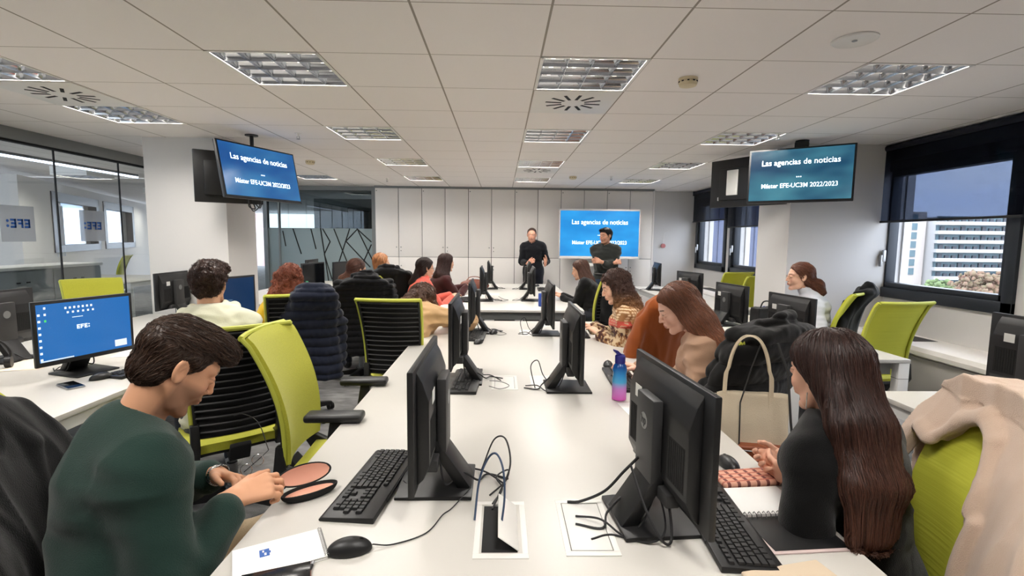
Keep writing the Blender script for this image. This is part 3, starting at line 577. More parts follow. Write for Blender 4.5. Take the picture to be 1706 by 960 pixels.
# ------------------------------------------------------------------ monitor (screen faces local +Y)
def emat(name, rgb, s): return mat(name, (10, 12, 16), .25, emit=(rgb, s))
def make_monitor(screen_m, kind='off', logo=True):
    t = thing('computer_monitor', 'x', 'monitor'); W, H, Z0 = .262, .36, .085
    MB().prism([(-.155, 0), (.085, 0), (.085, .010), (-.12, .014), (-.155, .012)], -.115, .115, 'x', .003).out('base', M['black'], t)
    MB().prism([(-.155, .006), (-.045, .165), (-.02, .185), (.0, .17), (-.02, .15), (-.105, .012)], -.062, .062, 'x', .004).out('arm', M['black'], t)
    b = MB().box(-W, W, -.004, .014, Z0, Z0+H, .004); b.prism([(-.004, Z0+.012), (-.004, Z0+H-.012), (-.022, Z0+H-.045), (-.040, Z0+H-.10), (-.040, Z0+.07), (-.022, Z0+.03)], -W+.05, W-.05, 'x', .004); b.out('housing', M['black'], t)
    for sx in (-1, 1): g = MB(); [g.box(sx*.145+(q-3.5)*.012-.003, sx*.145+(q-3.5)*.012+.003, -.0415, -.0395, Z0+.09, Z0+.20) for q in range(8)]; g.box(sx*.145-.05, sx*.145+.05, -.0404, -.0398, Z0+.085, Z0+.205); g.out('vent_grille', M['rubber'], t, flat=True)
    MB().box(-.062, .062, -.072, -.041, .13, Z0+H-.075, .006).out('mount_plate', M['dgrey'], t)
    MB().cyl((-.0, -.073, Z0+.21), (0, -.0722, Z0+.21), .024, seg=24).out('logo', M['grey'], t)
    MB().box(-.155, -.105, -.0418, -.0405, Z0+.235, Z0+.275).out('sticker', M['label'], t, flat=True)
    MB().box(-.12, .12, -.05, -.012, Z0+.008, Z0+.045, .004).out('port_block', M['dgrey'], t)
    s_ = MB().box(-W+.018, W-.018, .0142, .0150, Z0+.026, Z0+H-.018).out('screen', screen_m, t, flat=True)
    MB().tube(catenary([(-.06, -.05, Z0+.02), (-.07, -.07, .03), (-.03, -.12, .05), (-.01, -.17, .015), (.05, -.20, .006), (.02, -.27, .004)]), .0035, 6).tube(catenary([(.05, -.05, Z0+.02), (.06, -.09, .02), (.09, -.15, .006), (.03, -.20, .02), (-.02, -.26, .004)]), .003, 6).out('cable', M['cord'], t)
    return t, s_
mon0, _ = make_monitor(M['scr'])
Tm = lambda g: 'black computer monitor '+g
MONS = [((-.24, 1.59), 180, 'seen edge-on nearest the camera, left of the open hatch', 0, 0), ((-.255, 2.80), 180, 'second along the left side of the long desk', .03, 0), ((-.25, 4.28), 180, 'third along the left side of the long desk', 0, 0),
 ((.485, 1.385), 5, 'nearest the camera on the right, its back and logo showing', 0, 0), ((.40, 2.66), 0, 'behind the gradient water bottle', 0, 0), ((.42, 4.2), 0, 'in front of the woman in the patterned blouse', 0, 0),
 ((-.25, 6.45), 180, 'on the far desk, left side, nearer one', 0, 0), ((-.2, 8.0), 180, 'on the far desk, left side, farther one', 0, 0), ((.42, 6.5), 0, 'on the far desk beside the blue box', 0, 0), ((.45, 7.98), 0, 'on the far desk before the standing man in black', 0, 0),
 ((-3.2, 3.2), 180, 'cut off by the left edge, with a white sticker on its back', 0, 1), ((-3.25, 5.0), 180, 'seen from behind before the white pillar', 0, 0),
 ((-3.0, 8.0), 180, 'standing farthest back against the frosted glass', 0, 0), ((-2.62, 7.0), -14, 'with a grey reflecting screen behind the red-haired woman', 0, 0), ((-2.35, 7.45), -14, 'with a grey reflecting screen left of the ponytail woman', 0, 0),
 ((2.25, 3.8), 7, 'with its back to us on the right corner desk', -.05, 1), ((2.22, 4.74), 8, 'before the woman in white, second on the right desk', -.05, 1), ((2.42, 6.35), 16, 'nearer one on the far right desk', -.04, 0), ((2.52, 8.0), -6, 'farther one on the far right desk', 0, 0),
 ((2.42, 2.12), 0, 'cut off by the right edge of the photo', .03, 0)]
for k, ((x, y), fd, lab, dz, _x) in enumerate(MONS):
    rz = fd-90
    if k == 0: mon0.location = (x, y, DZ); mon0.rotation_euler = (0, 0, math.radians(rz)); o = mon0; o['label'] = Tm(lab); o['group'] = 'black computer monitors'
    else: o = dup(mon0, (x, y, DZ), rz, Tm(lab), 'black computer monitors')
    if dz:
        for ch in o.children:
            if ch.name.split('.')[0] in ('housing', 'mount_plate', 'logo', 'sticker', 'port_block', 'screen', 'vent_grille'): ch.location.z += dz
for lg in [q for q in bpy.data.objects if q.name.split('.')[0] == 'logo']: pass
m3 = [q for q in bpy.data.objects if q.get('label', '').startswith('black computer monitor nearest the camera on the right')][0]
text_part('hp', .034, M['black'], [q for q in m3.children if q.name.startswith('logo')][0], Matrix.Translation((0, -.0745, .297)) @ Matrix.Rotation(PI/2, 4, 'X'), .0006, 'logo_letters')
# the lit monitor with a desktop
desk_blue = emat('desktop_blue', (24, 92, 158), .75)
m1, scr = make_monitor(desk_blue); m1.location = (-2.42, 2.93, DZ); m1.rotation_euler = (0, 0, math.radians(-18-90)); m1['label'] = 'black computer monitor showing a lit blue desktop with icons'
W1 = emat('icon_white', (210, 225, 240), .9)
def on(bx, m, nm='icon'): return bx.out(nm, m, scr, flat=True)
for k in range(8): on(MB().box(.228, .240, .0152, .0156, .12+k*.035, .132+k*.035), W1)
for k in range(3): on(MB().box(.200, .210, .0152, .0156, .33+k*.035, .342+k*.035), W1 if k else emat('icon_green', (70, 190, 90), .8))
for k in range(7): on(MB().box(.10-k*.022, .110-k*.022, .0152, .0156, .39, .402), W1); 
for k in range(6): on(MB().box(.09-k*.026, .10-k*.026, .0152, .0156, .365, .376), W1)
on(MB().box(.02, .075, .0152, .0156, .338, .341), W1, 'text_line'); on(MB().box(-.215, -.145, .0152, .0156, .125, .165), emat('popup', (200, 208, 218), .8), 'popup_window'); on(MB().box(.08, .24, .0152, .0156, .112, .119), emat('taskbar', (190, 205, 220), .8), 'taskbar')
efe(scr, Matrix.Translation((.055, .0165, .27)) @ Matrix.Rotation(PI, 4, 'Z'), .024, W1)
m2, s2_ = make_monitor(emat('dim_blue', (14, 46, 82), .55)); m2.location = (-2.42, 4.5, DZ); m2.rotation_euler = (0, 0, math.radians(-20-90)); m2['label'] = 'black computer monitor with dim blue screen right of the curly-haired man'
efe(s2_, Matrix.Translation((.05, .0165, .22)) @ Matrix.Rotation(PI, 4, 'Z'), .02, emat('dim_white', (110, 140, 165), .5))
# ------------------------------------------------------------------ keyboards and mice
def kb_layout():
    K = []; u = .019
    rows = [([1]*13+[2], 3), ([1.5]+[1]*12+[1.5], 2), ([1.75]+[1]*11+[2.25], 1), ([2.25]+[1]*10+[2.75], 0), ([1.25]*3+[6.25]+[1.25]*4, -1)]
    for ws, r in rows:
        x = 0
        for w_ in ws: K.append((x*u, r*u, w_*u, u)); x += w_
    for q in range(13): K.append(((q+.15*(q//4)*2)*u*1.02, 4.35*u, u*.95, u*.85))
    for q in range(3):
        for r in (3, 2): K.append(((15.35+q)*u, r*u, u, u))
        K.append(((15.35+q)*u, -1*u, u, u))
    K.append((16.35*u, 0, u, u))
    for q in range(4):
        for r in (3, 2, 1, 0): K.append(((18.7+q)*u, r*u, u, u)) if not (q == 3 and r in (0, 2)) else None
    K.append((18.7*u, -u, 2*u, u)); K.append((20.7*u, -u, u, u)); return K
KL = kb_layout()
def keyboard_body(t): 
    MB().prism([(-.085, 0), (.075, 0), (.075, .018), (-.078, .012), (-.088, .006)], -.232, .232, 'x', .003).out('case', M['black'], t)
    MB().box(-.12, .12, .0725, .0775, .004, .014, .001).out('rear_edge', M['dgrey'], t)
def key_box(b, k, top=.017):
    x, y, w_, h_ = k; x0 = -.222+x; y0 = -.045+y; z = .0135+(y0+.085)*.035
    b.add([(x0+.001, y0+.001, z), (x0+w_-.001, y0+.001, z), (x0+w_-.001, y0+h_-.001, z), (x0+.001, y0+h_-.001, z), (x0+.003, y0+.003, z+.006), (x0+w_-.003, y0+.003, z+.006), (x0+w_-.003, y0+h_-.002, z+.006), (x0+.003, y0+h_-.002, z+.006)], [(0, 3, 2, 1), (4, 5, 6, 7), (0, 1, 5, 4), (1, 2, 6, 5), (2, 3, 7, 6), (3, 0, 4, 7)])
def keyboard(loc, rz, lab, fine):
    t = thing('keyboard', lab, 'keyboard', loc, rz, 'black computer keyboards'); keyboard_body(t)
    if fine:
        for k in KL[:100]: b = MB(); key_box(b, k); b.out('key', M['key'], t, flat=True)
        b = MB(); [key_box(b, k) for k in KL[100:]]
        if b.v: o = b.out('key_rest', M['key'], t, flat=True); o['kind'] = 'stuff'
    else:
        b = MB(); [key_box(b, k) for k in KL]; o = b.out('key_block', M['key'], t, flat=True); o['kind'] = 'stuff'
    return t
keyboard((-.405, 1.585, DZ), -96, 'black keyboard nearest the camera beside the spectacle case', True)
keyboard((.635, 1.36, DZ), 86, 'black keyboard under the nearest right monitor beside the ring notebook', True)
kbs = [((-.19, 2.76), -92, 'black keyboard beside the second left monitor of the long desk'), ((-.20, 4.1), -92, 'black keyboard beside the third left monitor of the long desk'), ((.70, 2.80), 88, 'black keyboard behind the gradient water bottle'), ((.66, 4.25), 88, 'black keyboard under the hands of the patterned-blouse woman'),
 ((-2.13, 3.02), -105, 'black keyboard in front of the lit blue desktop'), ((-2.12, 4.5), -105, 'black keyboard before the dim blue screen'), ((2.48, 3.82), 86, 'black keyboard before the monitor on the right corner desk'), ((-.48, 6.5), -92, 'black keyboard at the near left of the far desk'), ((.66, 7.9), 88, 'black keyboard at the far right of the far desk')]
kfirst = None
for (x, y), rz, lab in kbs:
    if kfirst is None: kfirst = keyboard((x, y, DZ), rz, lab, False)
    else: dup(kfirst, (x, y, DZ), rz, lab, 'black computer keyboards')
def make_mouse():
    t = thing('computer_mouse', 'x', 'mouse')
    def F(P): 
        q = P.copy(); d = ell(q, (0, 0, .004), (.031, .057, .034)); return smax(d, -(q[:, 2]-.0008), .004)
    o, V, Q = sculpt('shell', F, [((-.04, -.065, -.004), (.04, .065, .045), .0028)], M['black'], t)
    MB().cyl((-.003, .028, .0275), (.003, .028, .0275), .008, seg=14).out('scroll_wheel', M['rubber'], t); MB().tube([(0, .050, .0195), (0, .035, .0308), (0, .01, .0374)], .0007, 4).out('button_seam', M['rubber'], t)
    return t
mo = make_mouse()
mice = [((-.385, 1.225), 12, 'black mouse beside the pen and spiral notepad'), ((.825, 1.71), 95, 'black mouse beside the plaid pouch'), ((.69, 3.12), 80, 'black mouse at the end of the keyboard behind the bottle'), ((-2.24, 2.79), 60, 'black mouse beside the phone on the left desk'), ((-.17, 3.80), 70, 'black mouse in front of the third left monitor'), ((-.06, 4.2), 70, 'black mouse by the left monitors, near the far desk gap'), ((.62, 8.45), 60, 'black mouse before the standing man in black'), ((2.5, 4.35), 80, 'black mouse between the right desk monitors'), ((-2.3, 4.15), 60, 'black mouse left of the curly-haired man')]
for k, ((x, y), rz, lab) in enumerate(mice):
    if k == 0: mo.location = (x, y, DZ); mo.rotation_euler = (0, 0, math.radians(rz-90)); mo['label'] = lab; mo['group'] = 'black computer mice'
    else: dup(mo, (x, y, DZ), rz-90, lab, 'black computer mice')
# ------------------------------------------------------------------ task chair (faces local +Y)
def back_pt(u, v, off=0):
    """u -1..1 across, v 0..1 up"""
    w_ = .205+.03*v; z = .50+.60*v; y = -.225-.02*v-.12*v*v+.05*math.sin(v*PI)*.5-.035*(1-u*u)*1.0+off
    if v > .95: y -= (v-.95)*.25
    return (u*w_, y, z)
def back_y(x, z):
    v = np.clip((z-.5)/.6, 0, 1); u = np.clip(x/(.205+.03*v), -1, 1); return -.225-.02*v-.12*v*v+.025*np.sin(v*PI)-.035*(1-u*u)
def make_chair(arms=False, rear='slats'):
    t = thing('office_chair', 'x', 'chair')
    b = MB().lathe([(.03, .03), (.045, .05), (.045, .11), (.03, .13), (.001, .13)], 20); 
    for k in range(5):
        a = 2*PI*k/5+.3; R = Matrix.Rotation(a, 4, 'Z'); b.prism([(.02, .05), (.30, .045), (.31, .075), (.02, .12)], -.022, .022, 'y', .004, M=R)
    b.out('star_base', M['black'], t)
    for k in range(5):
        a = 2*PI*k/5+.3; c_ = (.30*math.cos(a), .30*math.sin(a), .03); R = Matrix.Translation(c_) @ Matrix.Rotation(a+.7*k, 4, 'Z')
        MB().cyl((-.024, 0, 0), (-.006, 0, 0), .029, seg=18, M=R).cyl((.006, 0, 0), (.024, 0, 0), .029, seg=18, M=R).box(-.006, .006, -.02, .02, 0, .038, .003, M=R).out('caster', M['rubber'], t)
    MB().cyl((0, 0, .12), (0, 0, .26), .028).cyl((0, 0, .26), (0, 0, .41), .018).out('column', M['grey'], t)
    MB().box(-.11, .11, -.16, .12, .385, .425, .015).prism([(-.235, .36), (-.05, .385), (-.05, .42), (-.22, .41), (-.27, .47), (-.285, .45)], -.05, .05, 'x', .006).out('mechanism', M['black2'], t)
    def seatF(u, v):
        x = (u*2-1); y = -.22+.47*v; w_ = .235*(1-.10*max(0, v-.7)/.3); z = .462-.015*(1-x*x)+(-.06*((v-.8)/.2)**2 if v > .8 else 0)-.02*x**4; return (x*w_, y, z)
    MB().sheet(seatF, 22, 16, .045).out('seat', M['lime'], t, ang=60)
    MB().sheet(lambda u, v: (seatF(u, v)[0]*.96, seatF(u, v)[1]*.97, seatF(u, v)[2]-.03), 12, 8, .02).out('seat_shell', M['black2'], t, ang=60)
    MB().sheet(lambda u, v: back_pt(u*2-1, .02+.98*v, .008), 20, 22, .016).out('backrest', M['lime'] if rear == 'slats' else mat('lime_ribbed', (190, 192, 62), .75, bump=(60, .22, (.01, .01, 1))), t, ang=60)
    f = MB()
    f.tube([back_pt(-1.0, q/16, -.012) for q in range(17)], .011, 8); f.tube([back_pt(1.0, q/16, -.012) for q in range(17)], .011, 8); f.tube([back_pt(-1+q/6, 1.0, -.014) for q in range(13)], .013, 8)
    f.out('back_frame', M['limep'], t)
    if rear == 'slats':
        MB().sheet(lambda u, v: back_pt((u*2-1)*.97, .03+.94*v, -.004), 10, 10, .004).out('back_lining', M['black2'], t, ang=60)
        for q in range(15):
            v = .09+.062*q; MB().tube([back_pt(-.93+1.86*w_/10, v, -.024-.012*(1-abs(w_-5)/5)) for w_ in range(11)], .0055, 6).out('slat', M['dgrey'], t)
        for s_ in (-1, 1): MB().tube([back_pt(s_*.93, q/10*.97, -.022) for q in range(11)], .009, 6).out('slat_rail', M['black2'], t)
    for s_ in (-1, 1):
        MB().prism([(-.10, .40), (-.235, .40), (-.285, .48), (-.27, .60), (-.235, .60), (-.225, .50), (-.10, .44)], s_*.20-.02, s_*.20+.02, 'x', .005).out('back_bracket', M['black'], t)
    if arms:
        for s_ in (-1, 1):
            p = MB().prism([(-.06, .41), (.03, .41), (.045, .745), (-.005, .745)], s_*.275-.014, s_*.275+.014, 'x', .006).box(s_*.275-.03 if s_ > 0 else s_*.275-.03, s_*.275+.03, -.05, .02, .40, .43, .008).out('arm_post', M['black'], t)
            MB().box(s_*.275-.045, s_*.275+.045, -.11, .14, .745, .78, .014, seg=3).out('armrest', M['black'], p)
    return t
CH = {}
CH['s'] = make_chair(); CH['a'] = make_chair(arms=True); CH['r'] = make_chair(rear='ribs')
cfirst = {'s': True, 'a': True, 'r': True}; CM = {}
chairs = [('A', 'a', (-.75, 2.42), 2, 'lime green office chair with black armrests reaching over the long desk'),
 ('B', 's', (-.80, 3.98), 88, 'lime green office chair with black rear slats behind the woman in tan'),
 ('C', 's', (-1.53, 2.78), 128, 'lime green office chair with black slats carrying the curly-haired man'),
 ('D', 's', (-1.74, 4.20), 118, 'lime green chair with the navy puffer jacket hung over its back'), ('E', 's', (-1.52, 5.40), 112, 'office chair hidden under the black puffer coat'), ('F', 's', (-1.52, 6.58), 110, 'office chair hidden under the plain black coat'),
 ('P6', 's', (-1.12, 6.1), 20, 'lime office chair carrying the woman in the coral sweater'), ('P7', 's', (-1.0, 6.95), 25, 'lime office chair carrying the woman in maroon'),
 ('G', 's', (1.05, 3.76), 116, 'office chair with the rust corduroy coat over its back'), ('H', 's', (1.06, 2.60), 122, 'office chair with a black quilted coat and a tote bag on it'),
 ('P11', 's', (1.12, 6.1), 128, 'lime office chair with a black bag hung on it at the far desk'), ('P14', 'r', (2.90, 4.60), 135, 'lime office chair with a black jacket beneath the woman in white'),
 ('J', 'r', (2.98, 4.02), 98, 'empty lime green ribbed office chair at the corner desk by the window'), ('K', 'r', (3.22, 6.6), 105, 'lime chair back above the monitor by the pillar, nearer one'), ('K2', 'r', (3.25, 7.3), 105, 'lime chair back above the monitor by the pillar, farther one'),
 ('P15', 'r', (1.02, 1.33), 165, 'lime green office chair under the beige coat at lower right'), ('P1', 's', (-.98, 1.30), 20, 'office chair under the black coat at the lower left corner'),
 ('Q', 's', (-3.76, 4.75), -42, 'lime green office chair behind the lit blue screen'), ('R', 'r', (-8.3, 10.7), 200, 'lime green office chair in the room beyond the left glass')]
for key, k, (x, y), fd, lab in chairs:
    if cfirst[k]: o = CH[k]; cfirst[k] = False; o.location = (x, y, 0); o.rotation_euler = (0, 0, math.radians(fd-90)); o['label'] = lab; o['group'] = 'lime green office chairs'
    else: o = dup(CH[k], (x, y, 0), fd-90, lab, 'lime green office chairs')
    CM[key] = frame(None, Vector((x, y, 0)), fd-90)
desk('white desk in the room beyond the left glass wall', -8.2, -6.3, 8.6, 10.2)
# ------------------------------------------------------------------ televisions
SLIDE = mat('slide_blue', (10, 12, 16), .2, emit=((22, 96, 150), .7))
def slide_mat(name, a, b_, st, gloss=.2):
    m = mat(name, (10, 12, 16), gloss); N = m.node_tree.nodes; L = m.node_tree.links; p = N['Principled BSDF']; t = N.new('ShaderNodeTexCoord'); n = N.new('ShaderNodeTexNoise'); n.inputs['Scale'].default_value = 2.2; n.inputs['Detail'].default_value = 2
    mp_ = N.new('ShaderNodeMapping'); mp_.inputs['Scale'].default_value = (.8, 1, 1.6); L.new(t.outputs['Object'], mp_.inputs[0]); L.new(mp_.outputs[0], n.inputs[0])
    c = N.new('ShaderNodeValToRGB'); c.color_ramp.elements[0].position = .38; c.color_ramp.elements[1].position = .68; c.color_ramp.elements[0].color = (*lin(a), 1); c.color_ramp.elements[1].color = (*lin(b_), 1)
    L.new(n.outputs[0], c.inputs[0]); L.new(c.outputs[0], p.inputs['Emission Color']); p.inputs['Emission Strength'].default_value = st; return m
def tv(name, lab, loc, rz, tilt, W, H, sm, ts, text=True, ceilz=None):
    """screen faces local -Y"""
    t = thing(name, lab, 'television', loc, rz); R = Matrix.Rotation(math.radians(tilt), 4, 'X')
    MB().box(-W/2, W/2, 0, .035, -H/2, H/2, .006, M=R).box(-W*.36, W*.36, .03, .06, -H*.36, H*.30, .012, M=R).out('housing', M['black'], t)
    s_ = MB().box(-W/2+.018, W/2-.018, -.002, .0, -H/2+.024, H/2-.016, M=R).out('screen', sm, t, flat=True)
    if text:
        T = lambda z: R @ Matrix.Translation((0, -.003, z)) @ Matrix.Rotation(PI/2, 4, 'X')
        text_part('Las agencias de noticias', ts, M['txt'], s_, T(H*.235), .0006, 'slide_title', sx=.92); text_part('...', ts, M['txt'], s_, T(-H*.0), .001, 'slide_dots'); text_part('Máster EFE-UC3M 2022/2023', ts*.80, M['txt'], s_, T(-H*.19), .0004, 'slide_subtitle', sx=.88)
    return t
slL = slide_mat('slide_left', (12, 66, 124), (44, 104, 150), .8); slR = slide_mat('slide_right', (10, 56, 86), (60, 116, 132), .75); slB = slide_mat('slide_back', (20, 112, 176), (36, 132, 192), .95, .4)
def mount(t, x, y, h_):
    MB().cyl((x, y, h_), (x, y, .0), .018).cyl((x, y, h_), (x, y, h_-.01), .06).box(x-.05, x+.05, y-.10, y+.10, -.05, .05, .006).out('ceiling_mount', M['black'], t)
t = tv('television', 'left hanging television tilted down, showing a blue slide', (-2.34, 5.02, 2.155), 68.8, -11, .93, .53, slL, .078); mount(t, 0, .12, .375)
MB().tube(catenary([(-.10, .07, -.22), (-.08, .10, -.32), (.0, .11, -.34), (-.04, .09, -.27), (.04, .09, -.33), (.06, .08, -.24)]), .006, 6).tube(catenary([(-.12, .08, -.2), (-.02, .12, -.36), (.05, .1, -.3), (-.05, .09, -.26)]), .005, 6).out('cable', M['cord'], t)
t = tv('television', 'black television back to back behind the left hanging one', (-2.72, 5.12, 2.12), 215, 0, .6, .50, M['scr'], .05, False)
t = tv('television', 'right hanging television tilted down, showing a teal slide', (2.865, 4.84, 2.19), -35.5, -4, .90, .53, slR, .076); mount(t, 0, .12, .34)
MB().box(-.06, .06, .06, .14, .26, .32, .004).out('mount_head', M['black'], t)
t = tv('television', 'black television seen from behind left of the right hanging one', (2.72, 5.55, 2.20), 118, 0, .93, .54, M['scr'], .05, False)
MB().box(.08, .22, .06, .075, -.14, .14, .004).out('connector_plate', M['label'], t, flat=True); MB().box(.30, .36, .036, .04, -.19, -.15).out('sticker', M['label'], t, flat=True)
t = tv('presentation_display', 'large flat presentation display showing a bright blue slide', (1.85, 9.42, 1.655), 0, 0, 1.52, .90, slB, .122, True)
t['category'] = 'display'
fr = MB(); W, H = .765, .455
for a in [(-W, W, H-.03, H), (-W, W, -H-.02, -H+.03), (-W, -W+.02, -H, H), (W-.02, W, -H, H)]: fr.box(a[0], a[1], -.006, .05, a[2], a[3], .004)
fr.out('white_frame', M['white'], t)
for sx in (-.32, .34): MB().box(sx-.03, sx+.03, .06, .12, -1.60, .1, .006).out('stand_leg', M['white'], t)
MB().box(-.55, .55, -.18, .3, -1.655, -1.60, .01).out('stand_foot', M['white'], t); MB().box(-.29, .31, .02, .10, -.62, -.56, .004).out('stand_shelf', M['white'], t)
# ------------------------------------------------------------------ people
SK = lambda c: np.array(lin(c))
def basis(f, u=(0, 0, 1)):
    f = nrm(f); r = nrm(np.cross(f, u)); return r, f, np.cross(r, f)            # right, forward, up
def ik(S, W, l1, l2, pole):
    S = np.asarray(S, float); W = np.asarray(W, float); d = W-S; L = np.linalg.norm(d); L2 = min(L, (l1+l2)*.995); d = d/L
    a = (l1*l1-l2*l2+L2*L2)/(2*L2); h_ = math.sqrt(max(l1*l1-a*a, 0)); p = np.asarray(pole, float); p = nrm(p-d*(p @ d)); return S+d*a+p*h_, S+d*L2
def hand_sdf(P, w_, d, n, side, curl=.5, s=1.0, spread=1.0, thumb=.5):
    """w_ wrist point, d finger direction, n palm normal (palm faces n), side +1: thumb lies on +t"""
    d = nrm(d); n = nrm(n-d*np.dot(n, d)); t = np.cross(n, d)*side; w_ = np.asarray(w_, float)
    D = seg(P, w_-d*.03*s, w_+d*.02*s, .024*s, .026*s)
    K = []
    for q, (off, ln, cu) in enumerate(((.030, .070, .9), (.010, .080, 1.0), (-.011, .074, 1.08), (-.030, .058, 1.18))):
        k = w_+d*(.088-.004*abs(q-1))*s+t*off*s; K.append(k)
        D = smin(D, seg(P, w_+t*off*.5*s+d*.01*s, k, .015*s, .0125*s), .012*s)
    D = smax(D, np.abs((P-w_) @ n)-.0165*s, .006*s)
    for q, (off, ln, cu) in enumerate(((.030, .070, .9), (.010, .080, 1.0), (-.011, .074, 1.08), (-.030, .058, 1.18))):
        p = K[q]; a = curl*cu*.55; dirv = nrm(d+t*off*2.0*spread); rr = [.0095, .0088, .008, .007]
        for j, fr in enumerate((.45, .31, .24)):
            v = dirv*math.cos(a)+n*math.sin(a); p2 = p+v*ln*fr*s; D = smin(D, seg(P, p, p2, rr[j]*s, rr[j+1]*s), .004*s); p = p2; a += curl*cu*.9
    p = w_+t*.024*s+d*.018*s; v = nrm(t*(.75-.3*thumb)+d*.75+n*.45*thumb); p2 = p+v*.038*s; D = smin(D, seg(P, p, p2, .015*s, .0115*s), .008*s)
    v = nrm(v*.8+d*.4+n*.35*thumb-t*.25*thumb); p3 = p2+v*.030*s; D = smin(D, seg(P, p2, p3, .0110*s, .0095*s), .004*s); v = nrm(v+d*.3-t*.2*thumb); D = smin(D, seg(P, p3, p3+v*.024*s, .0095*s, .0078*s), .004*s)
    return D
def head_sdf(p, male, open_mouth=0):
    X = np.abs(p[:, 0]); q = p.copy(); q[:, 0] = X
    d = ell(p, (0, -.014, .036), (.076, .096, .083)); d = smin(d, ell(p, (0, .018, -.03), (.058, .068, .082)), .03)
    jw = .052 if male else .047
    d = smin(d, chain(q, [(jw, -.008, -.045), (jw*.8, .03, -.085), (.012, .062, -.104)], [.018, .017, .016 if male else .013]), .022)
    d = smin(d, ell(p, (0, .070, -.104), (.018, .014, .014)), .014)
    d = smin(d, ell(q, (.036, .055, -.032), (.022, .024, .024)), .022)                                   # cheeks
    d = smin(d, seg(q, (.008, .080, .024), (.045, .066, .024), .011 if male else .008), .014)            # brow
    d = smax(d, -(np.linalg.norm((q-A3(.031, .104, .002))/A3(1.25, 1, .85), axis=1)-.0165), .012)        # eye socket
    d = smin(d, ell(q, (.031, .076, .001), (.0150, .0135, .0125)), .004)                                # lids
    d = smin(d, chain(p, [(0, .082, .012), (0, .096, -.012), (0, .1045, -.031)], [.0062, .0068, .0088]), .010)
    d = smin(d, ell(q, (.0105, .093, -.035), (.0065, .008, .006)), .006); d = smax(d, -ell(q, (.006, .101, -.044), (.0035, .005, .004)), .003)
    d = smin(d, ell(p, (0, .082, -.060), (.026, .014, .018)), .012)
    d = smin(d, ell(p, (0, .0905, -.0585), (.020, .0068, .0042)), .004); d = smin(d, ell(p, (0, .0895, -.0685), (.017, .0068, .0052)), .004); d = smax(d, -ell(p, (0, .097, -.0635), (.021, .006, .0012+.006*open_mouth)), .002)
    w = np.stack([q[:, 0]-.080+.30*(q[:, 1]+.010), q[:, 1]+.010+.15*(q[:, 2]+.004), q[:, 2]+.004-.004*0], 1)
    er = ell(w, (0, 0, 0), (.0075, .0175+0*.1, .0310)); er = smax(er, -ell(w, (.0065, .0035, .001), (.0070, .0105, .0205)), .003)
    er = smin(er, seg(w, (.002, .004, .014), (.001, -.006, -.004), .0028), .002); d = smin(d, er, .004)
    return d
SKINC = (214, 166, 138)
def skin_col(p, sk, male, beard, brow, lips=True):
    base = np.tile(SK(sk), (len(p), 1)); X = np.abs(p[:, 0]); y = p[:, 1]; z = p[:, 2]
    m = np.clip(1-np.abs((z-.024-.18*np.clip(X-.02, 0, 1)*(1-(X-.02)*26))/.0042), 0, 1)*np.clip((X-.008)/.004, 0, 1)*np.clip((.050-X)/.006, 0, 1)*(y > .055); m = np.clip(m*1.6, 0, 1)[:, None]
    base = base*(1-m)+SK(brow)*m
    if lips:
        m = np.clip(1-((X/.024)**2+((z+.0635)/.0105)**2), 0, 1)*(y > .07); m = np.clip(m*3, 0, 1)[:, None]*(.55 if male else .8); base = base*(1-m)+SK((176, 92, 86))*m
    m = np.clip(1-(((X-.031)/.0175)**2+((z-.0045)/.0030)**2), 0, 1)*(y > .07); m = np.clip(m*2, 0, 1)[:, None]*.75; base = base*(1-m)+SK((60, 38, 30))*m     # lash line
    m = np.clip(1-(((X-.04)/.022)**2+((z+.034)/.024)**2), 0, 1)*(y > .04); base = base*(1-.25*m[:, None])+SK((224, 140, 122))*.25*m[:, None]
    if beard > 0:
        m = np.clip((-z-.028+.35*(X-.03))/.02, 0, 1)*np.clip((y+.005)/.015, 0, 1)*np.clip((z+.14)/.02, 0, 1); m *= 1-np.clip(1.2-((X/.026)**2+((z+.0635)/.011)**2), 0, 1)
        m = np.clip(m, 0, 1)[:, None]*beard; base = base*(1-m)+SK((62, 44, 38))*m
    return base
